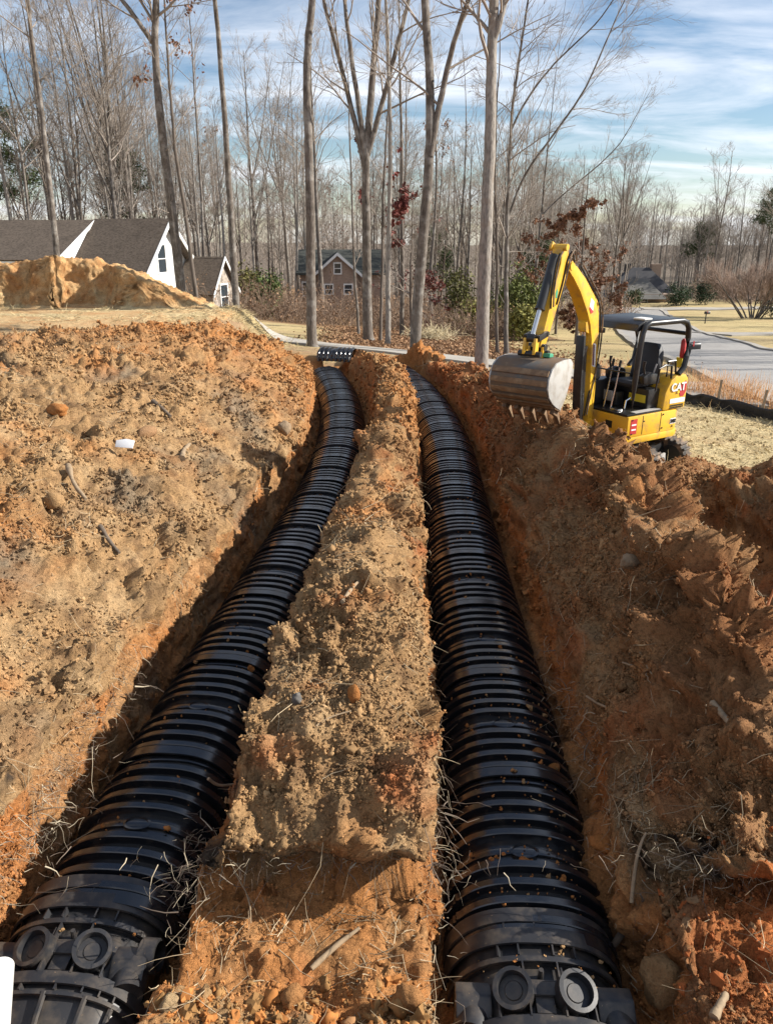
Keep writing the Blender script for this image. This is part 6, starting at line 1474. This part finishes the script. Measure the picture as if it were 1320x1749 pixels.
def brush():
    """tangled leafless undergrowth along the edge of the woods"""
    r = np.random.default_rng(79); nb = NB(); n = 3600
    px = np.concatenate([r.uniform(345, 900, 2100), r.uniform(860, 1060, 600), r.uniform(1000, 1450, 900)]); z = np.concatenate([r.uniform(50, 66, 2100), r.uniform(64, 100, 600), r.uniform(112, 128, 900)])
    x = (px-660)/FPX*z; y = z*.99; k = perlin(np.stack([x*.35, y*.35, x*0], -1)); g = gz(x, y)
    keep = (k > -.30) & ~((px > 540) & (px < 612) & (z > 60)) & ~((px > 1035) & (px < 1165) & (z > 90)); x, y, g, z = x[keep], y[keep], g[keep], z[keep]; n = len(x)
    P0 = np.stack([x, y, g], -1); D = np.stack([r.normal(0, .45, n), r.normal(0, .45, n), np.ones(n)], -1); L = r.uniform(.8, 2.5, n)*(1+.7*np.clip(k[keep], 0, 1))*np.where(z > 105, 1.7, 1.0)
    P = grow(P0, D, L, 4, r, .0, .18); R = taper(np.full(n, .022)*r.uniform(.6, 1.3, n)*z/60, 4, .5); V, F = tubes(P, R, 3)
    c = np.array([[.22, .155, .11]])*r.uniform(.6, 1.3, (n, 1)); nb.add(V, F); nb.c.append(np.repeat(c, 12, axis=0).astype(np.float32))
    s, d, l, rp = spawn(P, R, 4, r, .2, 1, .8, .55, L); P1 = grow(s, d, l, 3, r, .1, .2); R1 = taper(np.full(len(s), .014)*np.repeat(z, 4)/60, 3, .6); V, F = tubes(P1, R1, 3)
    nb.add(V, F); nb.c.append(np.repeat(np.repeat(c, 4, axis=0), 9, axis=0).astype(np.float32))
    add('underbrush', nb.mesh('underbrush', smooth=True), M['fibre'], kind='stuff', label='tangle of bare brown undergrowth at the foot of the woods', cat='undergrowth')
    q = P1[:, 1:].reshape(-1, 3); i = r.choice(len(q), 9000); lm = leaf_cloud(q[i]+r.normal(0, .1, (9000, 3)), r.uniform(.05, .11, 9000), (.24, .145, .085), r)
    add('undergrowth_leaves', lm, M['leaf'], kind='stuff', label='dead brown leaves caught in the undergrowth', cat='leaves')
brush()
def litter():
    r = np.random.default_rng(80); n = 14000
    y = r.uniform(27, 52, n); x = np.maximum(r.normal(2.2-.05*(y-30), 3.2, n), -2.5+r.normal(0, .8, n)); z = gz(x, y)+.02
    lm = leaf_cloud(np.stack([x, y, z], -1), r.uniform(.05, .10, n), (.28, .165, .09), r, .45)
    add('leaf_litter', lm, M['leaf'], kind='stuff', label='brown fallen leaves carpeting the ground under the trees', cat='leaves')
litter()

def crown_cloud(n, rx, ry, rz_, cz, rng, clumps=16, sz=(.10, .2), col=(.05, .075, .03), tight=.30):
    """leaf faces gathered in clumps through an uneven crown"""
    c = rng.normal(0, .5, (clumps, 3)); c /= np.maximum(np.linalg.norm(c, axis=1, keepdims=True), .75)/.75; k = rng.integers(0, clumps, n)
    p_ = c[k]+rng.normal(0, tight, (n, 3))*rng.uniform(.5, 1.1, (clumps, 1))[k]
    p_ = p_*np.array([rx, ry, rz_])+np.array([0, 0, cz]); return leaf_cloud(p_, rng.uniform(*sz, n), col, rng, .4, .45)
def pine(px, pyb, z, h, label, seed, group='pines in the woods', w=2.6, crown=.5):
    rng = np.random.default_rng(seed); x = (px-660)/FPX*z; y = z*.99; g = float(gz(x, y)); o_ = empty('pine_tree', label, 'tree', (x, y, g), 0, group)
    A_ = straight_axis(h, rng, .015); R_ = np.linspace(1, .12, 7)*h*.011
    Pd = A_; tr = NB(); V, F = tubes(A_[None], R_[None], 8); tr.add(V, F)
    s, d, l, rp = spawn(A_[None], R_[None], 26, rng, 1-crown, .98, 1.15, w/h*1.25, np.array([h])); P1 = grow(s, d, l, 5, rng, .35, .1); V, F = tubes(P1, taper(rp*.4, 5, .3), 4); tr.add(V, F)
    add('trunk', tr.mesh('trunk', smooth=True), M['bark_dark'], o_)
    q = P1[:, 2:].reshape(-1, 3); i = rng.choice(len(q), 2600); pos = q[i]+rng.normal(0, .42, (2600, 3))*np.array([1, 1, .6])
    add('crown', leaf_cloud(pos, rng.uniform(.14, .30, 2600), (.055, .078, .030), rng, .4, .22), M['leaf'], o_)
pine(92, 0, 74, 16.0, 'dark green pine showing above the roof of the white house', 1)
pine(250, 0, 80, 13.5, 'green topped pine between the bare trees right of the forked tree', 2)
pine(12, 0, 78, 13.0, 'dull green pine at the left edge of the photo', 3)
pine(1272, 0, 118, 15.0, 'dark pine on the right skyline above the bushy tree', 4, crown=.42)
pine(1160, 0, 135, 11.0, 'olive pine in the wood behind the far house', 5)
pine(745, 0, 95, 9.0, 'green pine low in the woods behind the forked tree', 6, crown=.8, w=2.4)
pine(905, 0, 85, 8.0, 'green pine low in the woods behind the excavator arm', 7, crown=.8, w=2.2)

def shrub(px, z, h, w, label, seed, col=(.085, .115, .035), n=1700, name='evergreen_shrub', cat='shrub', sz=(.09, .18)):
    rng = np.random.default_rng(seed); x = (px-660)/FPX*z; y = z*.99; g = float(gz(x, y)); o_ = empty(name, label, cat, (x, y, g-.05), 0, 'evergreen shrubs in the undergrowth')
    S = np.zeros((7, 3)); D = np.stack([rng.normal(0, .5, 7), rng.normal(0, .5, 7), np.ones(7)], -1); P = grow(S, D, np.full(7, h*.8), 5, rng, .2, .1); V, F = tubes(P, taper(np.full(7, .04), 5), 4)
    add('stem', mesh_np('stem', V, F), M['bark_dark'], o_)
    add('foliage', crown_cloud(n, w/2, w/2, h*.5, h*.52, rng, 18, sz, col), M['leaf'], o_)
shrub(462, 58, 3.2, 2.6, 'green evergreen shrub in the brush beside the close pair of trees', 11)
shrub(440, 62, 3.6, 2.4, 'olive evergreen shrub farther left in the brush', 12, (0.153, 0.138, 0.046))
shrub(800, 55, 2.8, 3.2, 'light green shrub left of the pale thick trunk', 13, (0.200, 0.190, 0.052))
shrub(775, 60, 4.6, 3.4, 'olive cedar behind the curved tree', 14, (0.128, 0.123, 0.040))
shrub(878, 56, 4.4, 3.2, 'tall olive green cedar behind the oak boughs', 15, (0.128, 0.145, 0.040), 3000)
shrub(893, 50, 2.2, 2.6, 'yellow green shrub at the foot of the oaks', 16, (0.200, 0.190, 0.052))
shrub(845, 60, 4.0, 2.6, 'olive green cedar right behind the pale thick trunk', 17, (0.119, 0.131, 0.040))
shrub(1135, 108, 3.2, 4.2, 'dark green shrub beside the far grey roofed house', 18, (.03, .055, .025))
shrub(1060, 106, 2.4, 3.0, 'green shrub left of the far grey roofed house', 19, (.06, .075, .03))
shrub(1320, 84, 2.8, 6.0, 'dark evergreen hedge mass at the right edge', 20, (.028, .035, .022), 3000)
shrub(352, 45, .8, .9, 'small dark shrub at the corner of the white house', 21, (.035, .05, .025), 700)
shrub(1183, 110, 3.0, 3.4, 'dark green shrub right of the far house', 22, (.03, .05, .025))

def leafy_oak(px, z, h, w, cz, label, seed, n=4200, col=(.20, .10, .058)):
    rng = np.random.default_rng(seed); x = (px-660)/FPX*z; y = z*.99; g = float(gz(x, y)); o_ = empty('brown_leaf_oak', label, 'tree', (x, y, g-.05))
    A_ = straight_axis(h, rng, .03); R_ = np.linspace(1, .15, 7)*.11
    ms = make_tree([A_], [R_], seed+70, crown0=.18, n1=30, n2=5, n3=4, l1=w*.5, spread1=1.1, trop=.15, leaves=n, leafz=(0.5, cz), leafcol=col, twig_r=1.6)
    add('trunk', ms[0], M['bark_dark'], o_); add('crown', ms[1], M['twig'], o_)
    if ms[2]: add('leaves', ms[2], M['leaf'], o_, kind='stuff')
leafy_oak(1003, 52, 5.0, 4.4, 9, 'low oak thick with rusty brown leaves behind the excavator arm', 31, 5200)
leafy_oak(975, 46, 9.5, 6.0, 8, 'oak with rusty leaves spread above the excavator arm', 32, 3000)
leafy_oak(700, 44, 7.5, 4.2, 8, 'young oak with dark red leaves between the middle trunks', 33, 900, (.15, .055, .045))
leafy_oak(940, 60, 7.0, 5.0, 9, 'oak with sparse brown leaves left of the excavator arm', 34, 1800)
def crape():
    rng = np.random.default_rng(51); x = (1262-660)/FPX*84; y = 83.0; g = float(gz(x, y)); o_ = empty('multi_stem_tree', 'broad rounded leafless tree with several stems on the right lawn', 'tree', (x, y, g-.05))
    n = 12; a = rng.uniform(0, 6.28, n); S = np.stack([np.cos(a)*rng.uniform(0, 1.6, n), np.sin(a)*.6, a*0], -1)
    D = np.stack([np.cos(a)*.75, np.sin(a)*.6, np.ones(n)], -1); L = rng.uniform(4.6, 7.0, n); P = grow(S, D, L, 6, rng, .1, .06); R = taper(np.full(n, .09), 6, .3); V, F = tubes(P, R, 6)
    add('trunk', mesh_np('trunk', V, F), M['bark'], o_)
    cn = NB(); s, d, l, rp = spawn(P, R, 14, rng, .25, 1, .55, .62, L); P1 = grow(s, d, l, 5, rng, .3, .08); R1 = taper(np.clip(rp*.5, .02, .04), 5, .4); V, F = tubes(P1, R1, 3); cn.add(V, F)
    s, d, l, rp = spawn(P1, R1, 16, rng, .15, 1, .5, .6, l); P2 = grow(s, d, l, 4, rng, .3, .08); R2 = taper(np.full(len(s), .014), 4, .6); V, F = tubes(P2, R2, 3); cn.add(V, F)
    add('crown', cn.mesh('crown', smooth=True), mat('crape_twig', (.24, .165, .125), .85), o_)
crape()
# pale dry brush pile between the trunks
def brush_pile():
    r = np.random.default_rng(52); p_, t_ = hit(738, 580); n = 420
    pos = r.normal(0, 1, (n, 3))*np.array([.6, .5, .12])+np.array([0, 0, .18]); d = np.stack([r.normal(0, 1, n), r.normal(0, .6, n), r.normal(.55, .4, n)], -1)
    P, R = fibre_batch(pos, d, r.uniform(.3, .8, n), r.uniform(.010, .02, n), r, n=4, droop=.2, wob=.2); V, F = tubes(P, R, 3)
    c = np.repeat(np.array([[.66, .56, .36]])*r.uniform(.6, 1.1, (n, 1)), 12, axis=0)
    add('brush_pile', mesh_np('brush_pile', V, F, col=c), M['fibre'], label='pale dry pile of cut grass between the trunks', cat='brush pile', loc=p_)
brush_pile()
